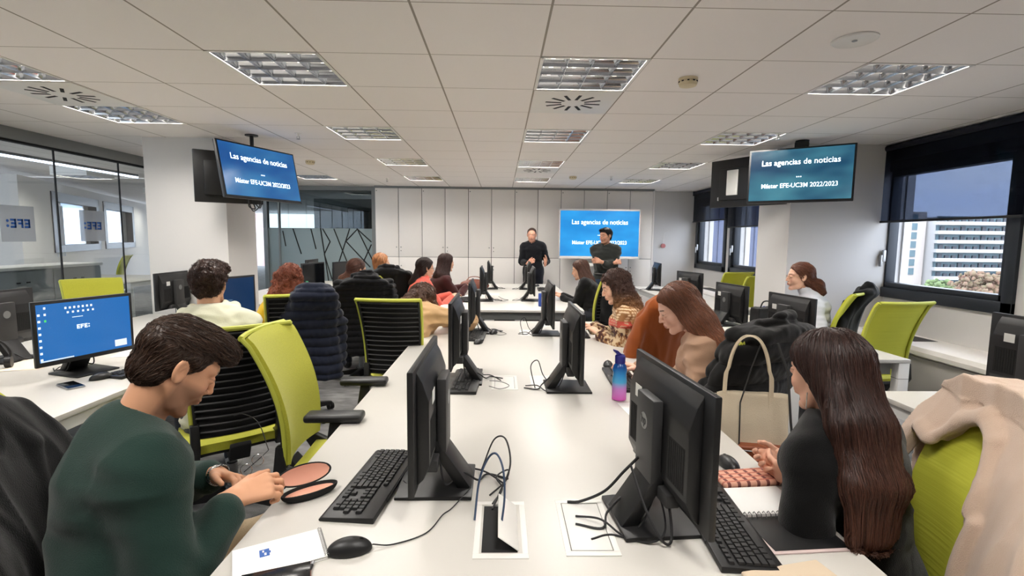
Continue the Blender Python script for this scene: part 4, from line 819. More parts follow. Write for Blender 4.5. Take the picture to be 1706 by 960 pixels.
def flow_strands(V, H, n, steps, dl, rad, field, spread, seed, rootcol, tipcol, keep=None, offs=(0, .004), var=.35, wav=0.):
    """hair strands that start on the hair volume and run along it"""
    rg = np.random.default_rng(seed); idx = rg.integers(0, len(V), n); p = V[idx]+rg.normal(0, .002, (n, 3)); off = rg.uniform(offs[0], offs[1], n); tr = [p.copy()]; e = .003
    ph = rg.uniform(0, 6.28, n); stp = rg.uniform(.6, 1.2, n)*dl
    for k in range(steps):
        g = np.stack([H(p+np.eye(3)[i]*e)-H(p-np.eye(3)[i]*e) for i in range(3)], 1); g /= np.linalg.norm(g, axis=1, keepdims=True)+1e-9
        v = field(p)+rg.normal(0, spread, (n, 3)); 
        if wav: sd = np.cross(g, v); v = v+sd*(wav*np.sin(ph+k*1.1))[:, None]
        out_ = (H(p) > .012)[:, None]; v -= g*(g*v).sum(1)[:, None]*.92; v /= np.linalg.norm(v, axis=1, keepdims=True)+1e-9
        p = p+np.where(out_, .02, 1.)*v*stp[:, None]; d = H(p)-off; p = p-g*np.clip(d, -.012, .012)[:, None]*.8*np.where(out_, 0, 1); tr.append(p.copy())
    T = np.stack(tr, 1); n_, m_, _ = T.shape; tn = np.gradient(T, axis=1); tn /= np.linalg.norm(tn, axis=2, keepdims=True)+1e-9
    a = np.cross(tn, rg.normal(size=(n_, 1, 3))); a /= np.linalg.norm(a, axis=2, keepdims=True)+1e-9; b = np.cross(tn, a)
    r = rad*(1-.75*np.linspace(0, 1, m_)**2)[None, :, None]*rg.uniform(.6, 1.3, (n_, 1, 1)); r[:, 0] *= .4
    ring = np.stack([T+r*(a*math.cos(q)+b*math.sin(q)) for q in (0, 2.094, 4.189)], 2)
    VV = ring.reshape(-1, 3); base = (np.arange(n_)[:, None, None]*m_*3+np.arange(m_-1)[None, :, None]*3); F = []
    for q in range(3):
        q2 = (q+1) % 3; F.append(np.stack([base[..., 0]+q, base[..., 0]+q2, base[..., 0]+3+q2, base[..., 0]+3+q], -1).reshape(-1, 4))
    rc, tc_ = rootcol(T.reshape(-1, 3)).reshape(n_, m_, 3), None; k_ = (1+var*rg.normal(size=(n_, 1, 1))).clip(.35, 2.4); cc = np.repeat((rc*k_)[:, :, None, :], 3, 2).reshape(-1, 3)
    return VV, np.concatenate(F), np.clip(cc, 0, 1)
class Person:
    def __init__(s, label, hip, face_yaw, neck, head, hf, hu=(0, 0, 1), LW=None, RW=None, Lp=None, Rp=None, sc=1.04, male=False, syaw=None, sit=True, legs=None, sk=SKINC, brow=(50, 34, 28), beard=0, hands=('flat', 'flat'), res=1.0, top=None, width=1.0, Ld=None, Rd=None, Ln=None, Rn=None, curl=(.5, .5), thigh=None, mouth=0, droop=.018):
        s.t = thing('person', label, 'person', (hip[0], hip[1], 0)); s.o = (hip[0], hip[1], 0); s.male = male; s.res = res; s.sk = sk; s.sc = sc
        hip = A3(*hip); neck = A3(*neck); s.hip = hip; s.neck = neck; yw = math.radians(face_yaw); s.f0 = A3(math.cos(yw), math.sin(yw), 0); s.r0 = A3(math.sin(yw), -math.cos(yw), 0)
        sy = math.radians(face_yaw if syaw is None else syaw); s.rs = A3(math.sin(sy), -math.cos(sy), 0); s.fs = A3(math.cos(sy), math.sin(sy), 0)
        up = nrm(neck-hip); s.up = up; sw = (.168 if male else .150)*sc*width; s.sw = sw
        s.rs = nrm(s.rs-up*(s.rs @ up)); s.S = [neck-up*(.055+droop)*sc-s.rs*sw, neck-up*(.055+droop)*sc+s.rs*sw]
        l1, l2 = .285*sc, .255*sc; s.E = []; s.W = []
        for k, (w_, pl) in enumerate(((LW, Lp), (RW, Rp))):
            sg = -1 if k == 0 else 1
            if w_ is None: w_ = s.S[k]+s.fs*.22-A3(0, 0, .36)
            pl = pl if pl is not None else (s.rs*sg*.6-A3(0, 0, 1)-s.fs*.3); e_, w2 = ik(s.S[k], w_, l1, l2, pl); s.E.append(e_); s.W.append(w2)
        s.hd = []; s.hn = []
        for k, (d_, n_) in enumerate(((Ld, Ln), (Rd, Rn))):
            s.hd.append(nrm(d_) if d_ is not None else nrm(nrm(s.W[k]-s.E[k])+A3(0, 0, -.05))); s.hn.append(nrm(n_) if n_ is not None else A3(0, 0, -1.))
        s.curl = curl; hs = .5
        if sit:
            fx = thigh if thigh is not None else s.f0; s.H = [hip-s.r0*.09*sc, hip+s.r0*.09*sc]; s.K = [hip-s.r0*.12*sc+A3(*fx)*.43*sc+A3(0, 0, .02-hip[2]+.53), hip+s.r0*.12*sc+A3(*fx)*.43*sc+A3(0, 0, .02-hip[2]+.53)]
            s.A = [k_*A3(1, 1, 0)+A3(0, 0, .09)+s.f0*.02 for k_ in s.K]
        else:
            s.H = [hip-s.r0*.09*sc, hip+s.r0*.09*sc]; s.K = [h_*A3(1, 1, 0)-s.r0*.02*sg+s.f0*.03+A3(0, 0, .50*sc) for h_, sg in zip(s.H, (1, -1))]; s.A = [h_*A3(1, 1, 0)-s.r0*.04*sg+A3(0, 0, .09) for h_, sg in zip(s.H, (1, -1))]
        if legs: s.K, s.A = legs(s)
        s.sit = sit; s.R, s.F, s.U = basis(hf, hu); s.hc = A3(*head); s.hs = sc; s.beard = beard; s.brow = brow; s.mouth = mouth
        s.hm = np.stack([s.R, s.F, s.U], 1)                    # world = hc + hm @ local
    def loc(s, P): return ((P-s.hc) @ s.hm)/s.hs
    def head(s, P): return head_sdf(s.loc(P), s.male, s.mouth)*s.hs
    def torso(s, P, g=0.0, fat=0):
        h_, n_, sc = s.hip, s.neck, s.sc; mid = h_*.55+n_*.45-s.fs*.0; ch = h_*.24+n_*.76; wf = .88 if not s.male else 1.0
        d = ellseg(P, h_-s.up*.03, mid, s.r0, .165*sc+g, .140*wf*sc+g+fat, .118*sc+g, .098*sc+g+fat); d = smin(d, ellseg(P, mid, ch, s.rs, .140*wf*sc+g+fat, .160*wf*sc+g, .098*sc+g+fat, .112*sc+g), .05)
        d = smin(d, ellseg(P, ch, n_-s.up*.04, s.rs, .158*wf*sc+g, .115*sc+g, .108*sc+g, .062*sc+g), .06)
        if not s.male: d = smin(d, smin(np.linalg.norm(P-(ch+s.fs*.075*sc-s.rs*.07*sc-s.up*.02), axis=1), np.linalg.norm(P-(ch+s.fs*.075*sc+s.rs*.07*sc-s.up*.02), axis=1), .02)-(.055*sc+g), .04)
        for k in (0, 1): d = smin(d, seg(P, n_-s.up*.02, s.S[k], .050*sc+g, .054*sc+g), .05)
        return d
    def arm(s, P, k, g=0.0, end=1.0, r=(.050, .040, .038, .026)):
        sc = s.sc; W = s.E[k]+(s.W[k]-s.E[k])*end
        return smin(seg(P, s.S[k], s.E[k], r[0]*sc+g, r[1]*sc+g), seg(P, s.E[k], W, r[2]*sc+g, r[3]*sc+g*.8), .02)
    def leg(s, P, k, g=0.0):
        sc = s.sc; d = seg(P, s.H[k], s.K[k], .088*sc+g, .056*sc+g); return smin(d, seg(P, s.K[k], s.A[k], .054*sc+g, .036*sc+g*1.1), .03)
    def bodyf(s, P):
        d = s.torso(P, -.012)
        for k in (0, 1): d = smin(d, s.arm(P, k), .03); d = smin(d, s.leg(P, k), .03)
        nk = s.hc-s.U*.055*s.hs-s.F*.018*s.hs
        d = smin(d, seg(P, s.neck-s.up*.03, nk, (.056 if s.male else .047)*s.sc, (.054 if s.male else .045)*s.sc), .02); d = smin(d, s.head(P), .012)
        for k in (0, 1): d = smin(d, hand_sdf(P, s.W[k], s.hd[k], s.hn[k], [1, -1][k], s.curl[k], s.sc*(.98 if s.male else .90)), .012)
        for k in (0, 1): d = smin(d, seg(P, s.A[k]-A3(0, 0, .03), s.A[k]-A3(0, 0, .045)+s.f0*.13, .036, .028), .02)
        return d
    def build_body(s, fine_head=None, fine_hand=None, eyes=False):
        r = s.res; pts = np.array(s.S+s.E+s.W+s.K+s.A+[s.hip, s.neck, s.hc]); lo = pts.min(0)-.22; hi = pts.max(0)+.22; hr = .155*s.hs
        fh = fine_head or .0042*r; fd = fine_hand or .0034*r
        def f_head(P): return smax(s.bodyf(P), np.linalg.norm(P-s.hc, axis=1)-hr*1.22, .001)
        boxes = [(s.hc-hr*1.3, s.hc+hr*1.3, fh)]
        V1, Q1 = nets(s.bodyf, *boxes[0]); Vs = [V1]; Qs = [Q1]; o = len(V1)
        for k in (0, 1):
            c_ = s.W[k]+s.hd[k]*.06; V2, Q2 = nets(s.bodyf, c_-.15, c_+.15, fd); Vs.append(V2); Qs.append(Q2+o); o += len(V2)
        V3, Q3 = nets(s.bodyf, lo, hi, .014)
        # leave out the coarse copy where a fine one exists
        m = np.linalg.norm(V3-s.hc, axis=1) > hr*1.0
        for k in (0, 1): m &= np.abs(V3-(s.W[k]+s.hd[k]*.06)).max(1) > .13
        m &= np.abs(V3-s.hc).max(1) > hr*1.18
        Q3 = Q3[m[Q3].all(1)]; Vs.append(V3); Qs.append(Q3+o); V = np.concatenate(Vs); Q = np.concatenate(Qs)
        used = np.unique(Q); mp_ = np.full(len(V), -1); mp_[used] = np.arange(len(used)); V = V[used]; Q = mp_[Q]
        col = skin_col(s.loc(V), s.sk, s.male, s.beard, s.brow); far = np.linalg.norm(V-s.hc, axis=1) > .16*s.hs; col[far] = SK(s.sk)
        # fingertips and knuckles a little pinker
        s.body = fast_mesh('body', V, Q, M['skin'], s.t, s.o, col)
        for sg in ((-1, 1) if eyes else ()):
            c_ = s.hc+s.hm @ (A3(sg*.031, .0803, .0005)*s.hs); b = MB(); b.ball((0, 0, 0), .0105*s.hs, 14); 
            V = np.array(b.v)+c_; fw = nrm(s.F*1.0+s.R*0); dd = nrm(V-c_+1e-9) if False else (V-c_)/(np.linalg.norm(V-c_, axis=1, keepdims=True)+1e-9); cs = dd @ fw
            col = np.where((cs > .82)[:, None], SK((52, 34, 24)), SK((226, 218, 210))); me = bpy.data.meshes.new('eye'); me.from_pydata((V-A3(*s.o)).tolist(), [], b.f); me.materials.append(M['skin'])
            a = me.color_attributes.new('Col', 'FLOAT_COLOR', 'POINT'); a.data.foreach_set('color', np.concatenate([col, np.ones((len(V), 1))], 1).astype(np.float32).ravel()); e_ = bpy.data.objects.new('eye', me); COL.objects.link(e_); e_.parent = s.t
    def box(s, pts, pad): pts = np.array(pts); return pts.min(0)-pad, pts.max(0)+pad
    def sweater(s, name, rgb, g=.016, end=.93, fold=.006, neckr=.060, sleeve=(.058, .050, .048, .034), col=None, h=.0075, fat=0, hem=-.06, cuff=True, extra=None, fl=(9, 9, 16), neckup=0.0, m=None, lbl=None):
        seed = abs(hash(name+str(rgb))) % 1000 if False else int(sum(rgb)*7) % 997
        def F(P):
            d = s.torso(P, g, fat)
            for k in (0, 1):
                a = s.arm(P, k, g*.6, end, sleeve); d = smin(d, a, .038)
                if cuff: W = s.E[k]+(s.W[k]-s.E[k])*end; W0 = s.E[k]+(s.W[k]-s.E[k])*(end-.16); d = smin(d, seg(P, W0, W, sleeve[3]*s.sc+.008, sleeve[3]*s.sc+.003), .004)
            n1 = vnoise(P, fl, seed); n2 = vnoise(P, [v*2.3 for v in fl], seed+5); d = d-fold*(1-np.abs(n1)*2.2)-fold*.45*n2
            for k in (0, 1):
                q = np.linalg.norm(P-s.E[k], axis=1); ax = nrm(s.W[k]-s.E[k]); d = d-fold*.8*np.exp(-(q/.10)**2)*np.sin((P-s.E[k]) @ ax*95)
                q = np.linalg.norm(P-s.S[k], axis=1); d = d-fold*.5*np.exp(-(q/.11)**2)*np.sin((P-s.S[k]) @ nrm(s.E[k]-s.S[k]+s.up*.6)*80)
            if extra is not None: d = extra(P, d)
            nk = s.hc-s.U*.055*s.hs; d = smax(d, -(seg(P, s.neck-s.up*.10+s.fs*.01, nk+s.U*.06, neckr*s.sc, neckr*1.12*s.sc)), .006) if not neckup else d
            if neckup: d = smax(smin(d, seg(P, s.neck-s.up*.02, s.neck+nrm(nk-s.neck)*neckup, neckr*1.12*s.sc, neckr*1.02*s.sc), .015), -(seg(P, s.neck-s.up*.10, nk+s.U*.08, neckr*.80*s.sc)), .004)
            else: 
                c_ = s.neck-s.up*.012+s.fs*.004; ax = nrm(s.up*1.0+s.fs*.28); q = P-c_; hgt = q @ ax; rad = np.linalg.norm(q-hgt[:, None]*ax, axis=1); d = smin(d, np.sqrt((rad-neckr*1.10*s.sc)**2+(hgt)**2)-.0085, .006)
            return smax(d, -((P-(s.hip+s.up*hem)) @ s.up), .01)
        lo, hi = s.box(s.S+s.E+s.W+[s.hip, s.neck], .20)
        o, V, Q = sculpt(name, F, [(lo, hi, h*s.res)], m or M['cloth'], s.t, s.o, col or (lambda V_: np.tile(SK(rgb), (len(V_), 1))))
        if lbl: o['label'] = lbl
        s.topf = F; return o
    def trousers(s, rgb, h=.013, g=.012, fold=.004):
        def F(P):
            d = ellseg(P, s.hip-s.up*.05, s.hip+s.up*.09, s.r0, .170*s.sc+g*.8, .150*s.sc+g*.5, .124*s.sc+g, .112*s.sc+g*.6)
            for k in (0, 1): d = smin(d, s.leg(P, k, g), .035)
            d = d-fold*(1-2*np.abs(vnoise(P, (10, 10, 14), 77))); return smax(d, -(P[:, 2]-.055), .004)
        lo, hi = s.box(s.H+s.K+s.A+[s.hip+s.up*.1], .20); sculpt('trousers', F, [(lo, hi, h)], M['cloth'], s.t, s.o, lambda V_: np.tile(SK(rgb), (len(V_), 1)))
    def shoes(s, rgb):
        for k in (0, 1):
            a = s.A[k]*A3(1, 1, 0); F = lambda P: smax(smin(seg(P, a+A3(0, 0, .055)-s.f0*.02, a+s.f0*.15+A3(0, 0, .035), .045, .036), seg(P, a+A3(0, 0, .08), a+A3(0, 0, .05), .044), .02), -(P[:, 2]-.002), .004)
            lo, hi = s.box([a, a+s.f0*.15], .10); sculpt('shoe', F, [(lo, hi, .010)], M['cloth'], s.t, s.o, lambda V_: np.tile(SK(rgb), (len(V_), 1)))
    def hair(s, style, rgb, n=900, tip=None, rad=.0011, locks=(), seed=1, fringe=None, vol=0, var=.3, wav=0, h=None, cut=.015, steps=9, dl=.014, spread=.12, field=None, facecut=1, tipz=None, cutlow=None, rough=0):
        def H(P):
            p = s.loc(P); q = p.copy(); q[:, 0] = np.abs(q[:, 0]); v = vol
            d = ell(p, (0, -.016, .040), (.083+v, .103+v, .088+v*1.1))
            if style in ('short', 'curly', 'bald'): d = smin(d, ell(p, (0, -.045, -.03), (.066, .055, .05)), .02)
            if style in ('long', 'pony', 'bob'): d = smin(d, ell(p, (0, -.05, -.035), (.072+v, .060+v, .065)), .03)
            e = p[:, 1]*.80-p[:, 2]*.60-cut+.5*np.clip(q[:, 0]-.05, 0, 1)*0
            d = smax(d, e, .008)
            if fringe is not None: d = smin(d, fringe(p), .012)
            d = d*s.hs
            for (a, b, w1, w2, d1, d2, Rv) in locks: d = smin(d, ellseg(P, a, b, A3(*Rv), w1, w2, d1, d2), .025)
            if facecut:
                d = smax(d, -(ell(p, (0, .098, -.035), (.058*facecut, .062, .105))*s.hs), .010)
                if style in ('short', 'curly'): d = smax(d, -(ell(q, (.09, .004, -.012), (.024, .030, .046))*s.hs), .004); d = smax(d, -(p[:, 2]+(.088 if cutlow is None else cutlow))*s.hs, .006)
            if rough: d = d-rough*vnoise(P, (45, 45, 45), seed)-rough*.6*vnoise(P, (95, 95, 95), seed+3)
            else: d = d-.0022*vnoise(P, (150, 150, 9), seed)-.003*vnoise(P, (28, 28, 8), seed+1)
            return d
        pts = [s.hc-.15*s.hs, s.hc+.15*s.hs]+[A3(*l[0]) for l in locks]+[A3(*l[1]) for l in locks]; lo, hi = s.box(pts, .09); hh = h or .005*s.res
        root = SK(rgb); tp = SK(tip if tip else rgb)
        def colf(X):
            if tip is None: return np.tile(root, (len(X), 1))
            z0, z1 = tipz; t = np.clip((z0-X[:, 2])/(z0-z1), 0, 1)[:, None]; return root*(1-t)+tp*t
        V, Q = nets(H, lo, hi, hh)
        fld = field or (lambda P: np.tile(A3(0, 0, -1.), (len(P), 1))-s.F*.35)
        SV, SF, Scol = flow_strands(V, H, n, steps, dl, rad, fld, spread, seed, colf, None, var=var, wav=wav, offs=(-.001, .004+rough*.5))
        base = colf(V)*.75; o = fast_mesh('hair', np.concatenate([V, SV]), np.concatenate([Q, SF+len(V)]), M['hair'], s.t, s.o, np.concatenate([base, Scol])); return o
    def glasses(s, rgb=(30, 26, 24)):
        t = lambda x, y, z: tuple(s.hc+s.hm @ (A3(x, y, z)*s.hs)-A3(*s.o)); b = MB()
        for sg in (-1, 1):
            b.tube([t(sg*.033+.020*math.cos(a), .098-.006*abs(math.cos(a)), -.002+.017*math.sin(a)) for a in np.linspace(0, 2*PI, 17)], .0016, 6); b.tube([t(sg*.053, .092, .004), t(sg*.072, .06, .006), t(sg*.080, -.005, .004)], .0018, 6)
        b.tube([t(-.013, .099, .0), t(0, .101, .003), t(.013, .099, .0)], .0015, 6); b.out('glasses', mat('glasses_frame', rgb, .4), s.t)
def down_back(s, k=.35): return lambda P: np.tile(A3(0, 0, -1.)-s.F*k, (len(P), 1))
def P_green():
    # foreground man in the dark green sweater, head bent over his hands
    s = Person('man in dark green sweater bending over his hands at the lower left', (-.99, 1.22, .55), 32, (-1.005, 1.335, 1.03), (-.902, 1.395, 1.185), (.60, .55, -.58), (.46, .38, .80),
        LW=(-.900, 1.545, .79), RW=(-.745, 1.36, .815), Lp=(-.6, .6, -.6), Rp=(.25, -.35, -1), male=True, syaw=48, sc=1.06, droop=.038, beard=.55, res=1, sk=(214, 160, 126), brow=(38, 26, 20), curl=(.8, 1.0), Rd=(.75, .55, .1), Ld=(.9, -.35, .05), Rn=(-.35, .35, -.85), Ln=(-.1, -.55, -.8), thigh=(.72, .69, 0))
    s.build_body(.0034, .0030)
    s.sweater('sweater', (30, 52, 46), g=.018, end=.80, fold=.0075, sleeve=(.060, .054, .053, .038), h=.0065, fat=.012, lbl='dark green crew neck sweater', fl=(6, 6, 11), neckr=.062)
    s.trousers((186, 166, 136)); s.shoes((60, 50, 44))
    fr = lambda p: smin(ell(p, (0, .035, .088), (.070, .075, .040)), ell(p, (.0, .080, .070), (.054, .026, .024)), .02)
    def fld(P): p = s.loc(P); top = (p[:, 2] > .05)[:, None]; return np.where(top, s.F*1.0-s.U*.15, -s.U*1.0-s.F*.5)
    s.hair('short', (62, 44, 34), 5200, rad=.00105, fringe=fr, vol=.0, field=fld, steps=6, dl=.008, spread=.25, var=.4, h=.0042, cut=.012)
    t = s.t; o = A3(*s.o); W = s.W[0]+s.hd[0]*.004; ax = nrm(s.hd[0]); a1 = nrm(np.cross(ax, (0, 0, 1))); a2 = np.cross(ax, a1); b = MB()
    for k in range(26):
        a = 2*PI*k/26; c_ = W+(a1*math.cos(a)*1.12+a2*math.sin(a)*1.0)*.0305-o; R = Matrix((a1*-math.sin(a)+a2*math.cos(a), ax, a1*math.cos(a)+a2*math.sin(a))).transposed().to_4x4(); R.translation = Vector(c_); b.box(-.0036, .0036, -.0085, .0085, -.002, .002, .0008, M=R)
    w_ = b.out('watch', M['chrome'], t); w_['label'] = 'silver metal link watch'
    return s
def P_hoodie():
    s = Person('man with dark curly hair in a cream hoodie, his back to us', (-1.60, 2.83, .55), 128, (-1.69, 2.90, 1.085), (-1.71, 2.955, 1.262), (-.20, .95, -.1), LW=(-2.06, 3.15, .80), RW=(-1.83, 3.35, .80), male=True, sc=1.05, res=1.3, brow=(30, 20, 16), thigh=(-.62, .78, 0), syaw=112)
    s.build_body(.005, .006)
    def arc(rr, dep, u0, sag, n=9): return [s.neck+s.rs*rr*math.cos(q)-s.fs*(dep*math.sin(q)-.02)+s.up*(u0-sag*math.sin(q)) for q in np.linspace(-.25, PI+.25, n)]
    A1 = arc(.085, .075, .045, .035); A2 = arc(.135, .115, .015, .055); A4 = arc(.125, .125, .0, .095)
    def ex(P, d):
        d = smin(d, chain(P, A1, [.026]*9, .02), .012); d = smin(d, chain(P, A2, [.034]*9, .02), .010); return smin(d, chain(P, A4, [.030]*9, .02), .009)
    s.sweater('hoodie', (214, 214, 192), g=.028, end=.93, fold=.009, extra=ex, neckr=.058, fat=.02, h=.0075, lbl='cream hooded sweatshirt'); s.trousers((60, 62, 70)); s.shoes((220, 220, 218))
    t = s.neck-s.fs*.158-s.up*.045-A3(*s.o); Mx = Matrix((s.rs, -s.up*-1, -s.fs)).transposed().to_4x4(); Mx.translation = Vector(t-s.fs*.0)
    fr = lambda p: smin(ell(p, (0, .03, .100), (.078, .078, .040)), ell(p, (.01, .09, .085), (.058, .032, .030)), .02)
    s.hair('curly', (62, 40, 32), 2600, rad=.0013, fringe=fr, vol=.006, rough=.007, wav=1.2, spread=.6, steps=7, dl=.007, var=.35, cut=.012, h=.0055)
def P_yellow():
    s = Person('woman with wavy auburn hair in a mustard yellow top', (-1.75, 4.26, .55), 125, (-1.80, 4.24, 1.03), (-1.79, 4.26, 1.18), (-.45, .87, -.15), LW=(-2.12, 4.35, .79), RW=(-2.0, 4.62, .80), sc=1.03, res=1.5, sk=(220, 172, 146))
    s.build_body(); s.sweater('top', (196, 160, 22), g=.020, fold=.007, h=.009, lbl='mustard yellow knitted top'); s.trousers((40, 44, 60)); s.shoes((50, 40, 36))
    B = s.hc; lk = [(B+A3(0, -.03, .03), B+A3(.01, -.09, -.12), .095, .125, .070, .065, s.R), (B+A3(.01, -.09, -.12), B+A3(.02, -.11, -.20), .125, .110, .065, .055, s.R)]
    s.hair('long', (128, 68, 46), 2400, rad=.0016, locks=lk, wav=1.1, spread=.25, vol=.006, steps=10, dl=.016, tip=(170, 96, 64), tipz=(B[2]+.02, B[2]-.2), rough=.013)
def P_pony():
    s = Person('woman with a low loose ponytail behind the black puffer coat', (-1.52, 5.45, .55), 112, (-1.63, 5.62, 1.03), (-1.62, 5.66, 1.175), (.62, .75, -.05), sc=1.03, res=1.7, LW=(-1.95, 5.8, .79), RW=(-1.7, 6.0, .79))
    s.build_body(); s.sweater('top', (26, 26, 30), g=.018, h=.010, lbl='black top'); s.trousers((30, 32, 40)); s.shoes((30, 30, 30)); B = s.hc
    s.hair('pony', (84, 52, 40), 1500, rad=.0018, locks=[(B+A3(-.06, -.05, -.04), B+A3(-.13, -.08, -.10), .05, .052, .045, .05, (1, 0, 0)), (B+A3(-.13, -.08, -.10), B+A3(-.14, -.08, -.16), .05, .03, .045, .03, (1, 0, 0))], tip=(120, 80, 56), tipz=(B[2]-.02, B[2]-.16), field=lambda P: np.tile(-s.F-s.U*.3, (len(P), 1)), vol=.002, steps=8, dl=.016)
def P_blond():
    s = Person('fair-haired woman behind the plain black coat at left', (-1.52, 6.62, .55), 110, (-1.64, 6.83, 1.05), (-1.635, 6.88, 1.20), (.85, .5, .02), sc=1.04, res=2.0, LW=(-1.9, 7.0, .8), RW=(-1.7, 7.1, .8), sk=(222, 176, 150))
    s.build_body(); s.sweater('top', (24, 24, 26), g=.018, h=.012, lbl='black top'); s.trousers((30, 32, 40)); s.shoes((30, 30, 30)); B = s.hc
    s.hair('long', (186, 128, 84), 1200, rad=.0022, locks=[(B+A3(0, -.03, .02), B+A3(-.03, -.07, -.16), .085, .07, .06, .05, s.R)], steps=9, dl=.018, vol=.002)
def P_coral():
    s = Person('woman in a coral sweater with glasses and a dark ponytail', (-1.08, 6.08, .55), 30, (-.955, 6.16, 1.0), (-.935, 6.21, 1.17), (.85, .52, -.06), sc=1.04, res=1.7, RW=(-.60, 6.25, .80), LW=(-.66, 6.52, .80), Rp=(.2, -.3, -1))
    s.build_body(); s.sweater('sweater', (222, 100, 86), g=.018, fold=.007, h=.010, neckup=.06, lbl='coral roll neck sweater'); s.trousers((40, 40, 50)); s.shoes((30, 30, 30)); s.glasses((20, 18, 18)); B = s.hc
    s.hair('pony', (46, 30, 27), 1500, rad=.002, locks=[(B+A3(-.08, -.05, -.05), B+A3(-.13, -.07, -.17), .05, .055, .045, .05, (1, 0, 0)), (B+A3(-.13, -.07, -.17), B+A3(-.12, -.07, -.24), .055, .03, .05, .03, (1, 0, 0))], field=lambda P: np.tile(-s.F*.8-s.U*.7, (len(P), 1)), vol=.003, steps=8, dl=.018)
def P_maroon():
    s = Person('woman with long dark hair in a maroon top reaching to a brown bag', (-.98, 6.95, .55), 28, (-.80, 7.0, 1.03), (-.765, 7.04, 1.20), (.80, .60, -.03), sc=1.04, res=1.8, RW=(-.50, 7.12, .86), LW=(-.52, 7.4, .84), Rd=(.8, .5, .1))
    s.build_body(); s.sweater('top', (62, 28, 28), g=.016, h=.011, lbl='maroon top'); s.trousers((40, 40, 50)); s.shoes((30, 30, 30)); B = s.hc
    s.hair('long', (58, 36, 32), 2200, rad=.002, locks=[(B+A3(-.02, -.03, .02), B+A3(-.06, -.11, -.18), .09, .105, .075, .07, (1, 0, 0)), (B+A3(-.06, -.11, -.18), B+A3(-.06, -.14, -.36), .105, .08, .07, .05, (1, 0, 0))], steps=12, dl=.022, wav=.5, vol=.004)
def P_tan():
    s = Person('woman in a tan shirt slumped over the desk with her head down', (-.80, 3.98, .55), 75, (-.70, 4.28, .945), (-.69, 4.38, 1.00), (.35, .75, -.56), (.3, .5, .8), sc=1.04, res=1.4, RW=(-.42, 4.40, .775), LW=(-.66, 4.68, .775), Rp=(.8, -.5, .1), syaw=62, Rd=(-.5, .8, 0), sk=(220, 172, 146))
    s.build_body(); s.sweater('shirt', (190, 156, 116), g=.024, fold=.010, h=.0085, fat=.01, lbl='loose tan shirt', sleeve=(.062, .060, .058, .036)); s.trousers((50, 60, 80)); s.shoes((220, 220, 218)); B = s.hc
    s.hair('long', (88, 60, 46), 2400, rad=.0015, locks=[(B+A3(0, -.05, .05), B+A3(-.13, -.18, -.02), .10, .07, .07, .05, (1, -.6, 0)), (B+A3(.03, -.05, .0), B+A3(.10, -.08, -.10), .10, .07, .07, .06, s.R), (B+A3(-.04, -.10, .0), B+A3(.04, -.17, -.05), .08, .06, .05, .05, s.R)], tip=(150, 104, 66), tipz=(B[2]+.06, B[2]-.1), spread=.5, wav=.8, rough=.010, vol=.016, steps=9, dl=.014)
def P_speaker():
    s = Person('standing man in a black sweater gesturing with his left hand', (.60, 9.25, .98), -98, (.585, 9.25, 1.475), (.56, 9.215, 1.615), (-.10, -.97, -.10), LW=(.80, 9.00, 1.10), RW=(.49, 8.98, 1.115), Lp=(.45, .5, -1), Rp=(-.5, .5, -1), male=True, sit=False, sc=1.02, res=1.5, sk=(214, 158, 132), brow=(80, 56, 44), curl=(.35, 1.0), Ld=(.15, -.25, 1), Ln=(-.8, -.3, .1), Rd=(.65, -.3, .35), Rn=(.2, .9, -.2))
    s.build_body(.0048, .0046, eyes=True); s.sweater('sweater', (11, 12, 18), g=.014, fold=.005, h=.009, end=.82, sleeve=(.058, .050, .046, .036), lbl='black long sleeved sweater'); s.trousers((18, 20, 30)); s.shoes((30, 26, 24))
    s.hair('short', (66, 44, 34), 1300, rad=.0015, vol=-.003, cut=-.006, steps=5, dl=.008, spread=.3, field=lambda P: np.tile(-s.F*.2-s.U, (len(P), 1)))
def P_grey():
    s = Person('standing man in a dark grey shirt with folded arms by the display', (1.68, 8.02, .96), -125, (1.68, 8.02, 1.455), (1.665, 7.985, 1.605), (-.80, -.58, -.05), LW=(1.56, 7.78, 1.20), RW=(1.80, 7.80, 1.19), Lp=(.5, .1, -1), Rp=(-.4, .2, -1), male=True, sit=False, sc=1.03, res=1.5, sk=(204, 150, 124), brow=(30, 22, 20), beard=.25, curl=(.7, .7), syaw=-110, Ld=(-.9, -.1, .15), Rd=(.6, .35, .1), Ln=(.1, .9, -.3), Rn=(-.1, .9, -.3))
    s.build_body(.0048, .0046, eyes=True); s.sweater('shirt', (50, 52, 50), g=.016, fold=.007, h=.009, end=.70, sleeve=(.060, .054, .052, .044), fat=.015, lbl='dark grey shirt with rolled sleeves'); s.trousers((44, 62, 88)); s.shoes((40, 30, 26))
    o = A3(*s.o); b = MB(); c_ = s.hip+s.up*.035-o; b.tube([tuple(c_+s.r0*.178*math.cos(a)+s.f0*.134*math.sin(a)) for a in np.linspace(0, 2*PI, 33)], .016, 6); b.out('belt', M['black'], s.t)
    s.hair('short', (24, 17, 16), 1600, rad=.0016, vol=.003, cut=.012, steps=6, dl=.009, spread=.3, fringe=lambda p: ell(p, (0, .06, .088), (.062, .042, .028)), field=lambda P: np.tile(s.F*.2-s.U, (len(P), 1)))
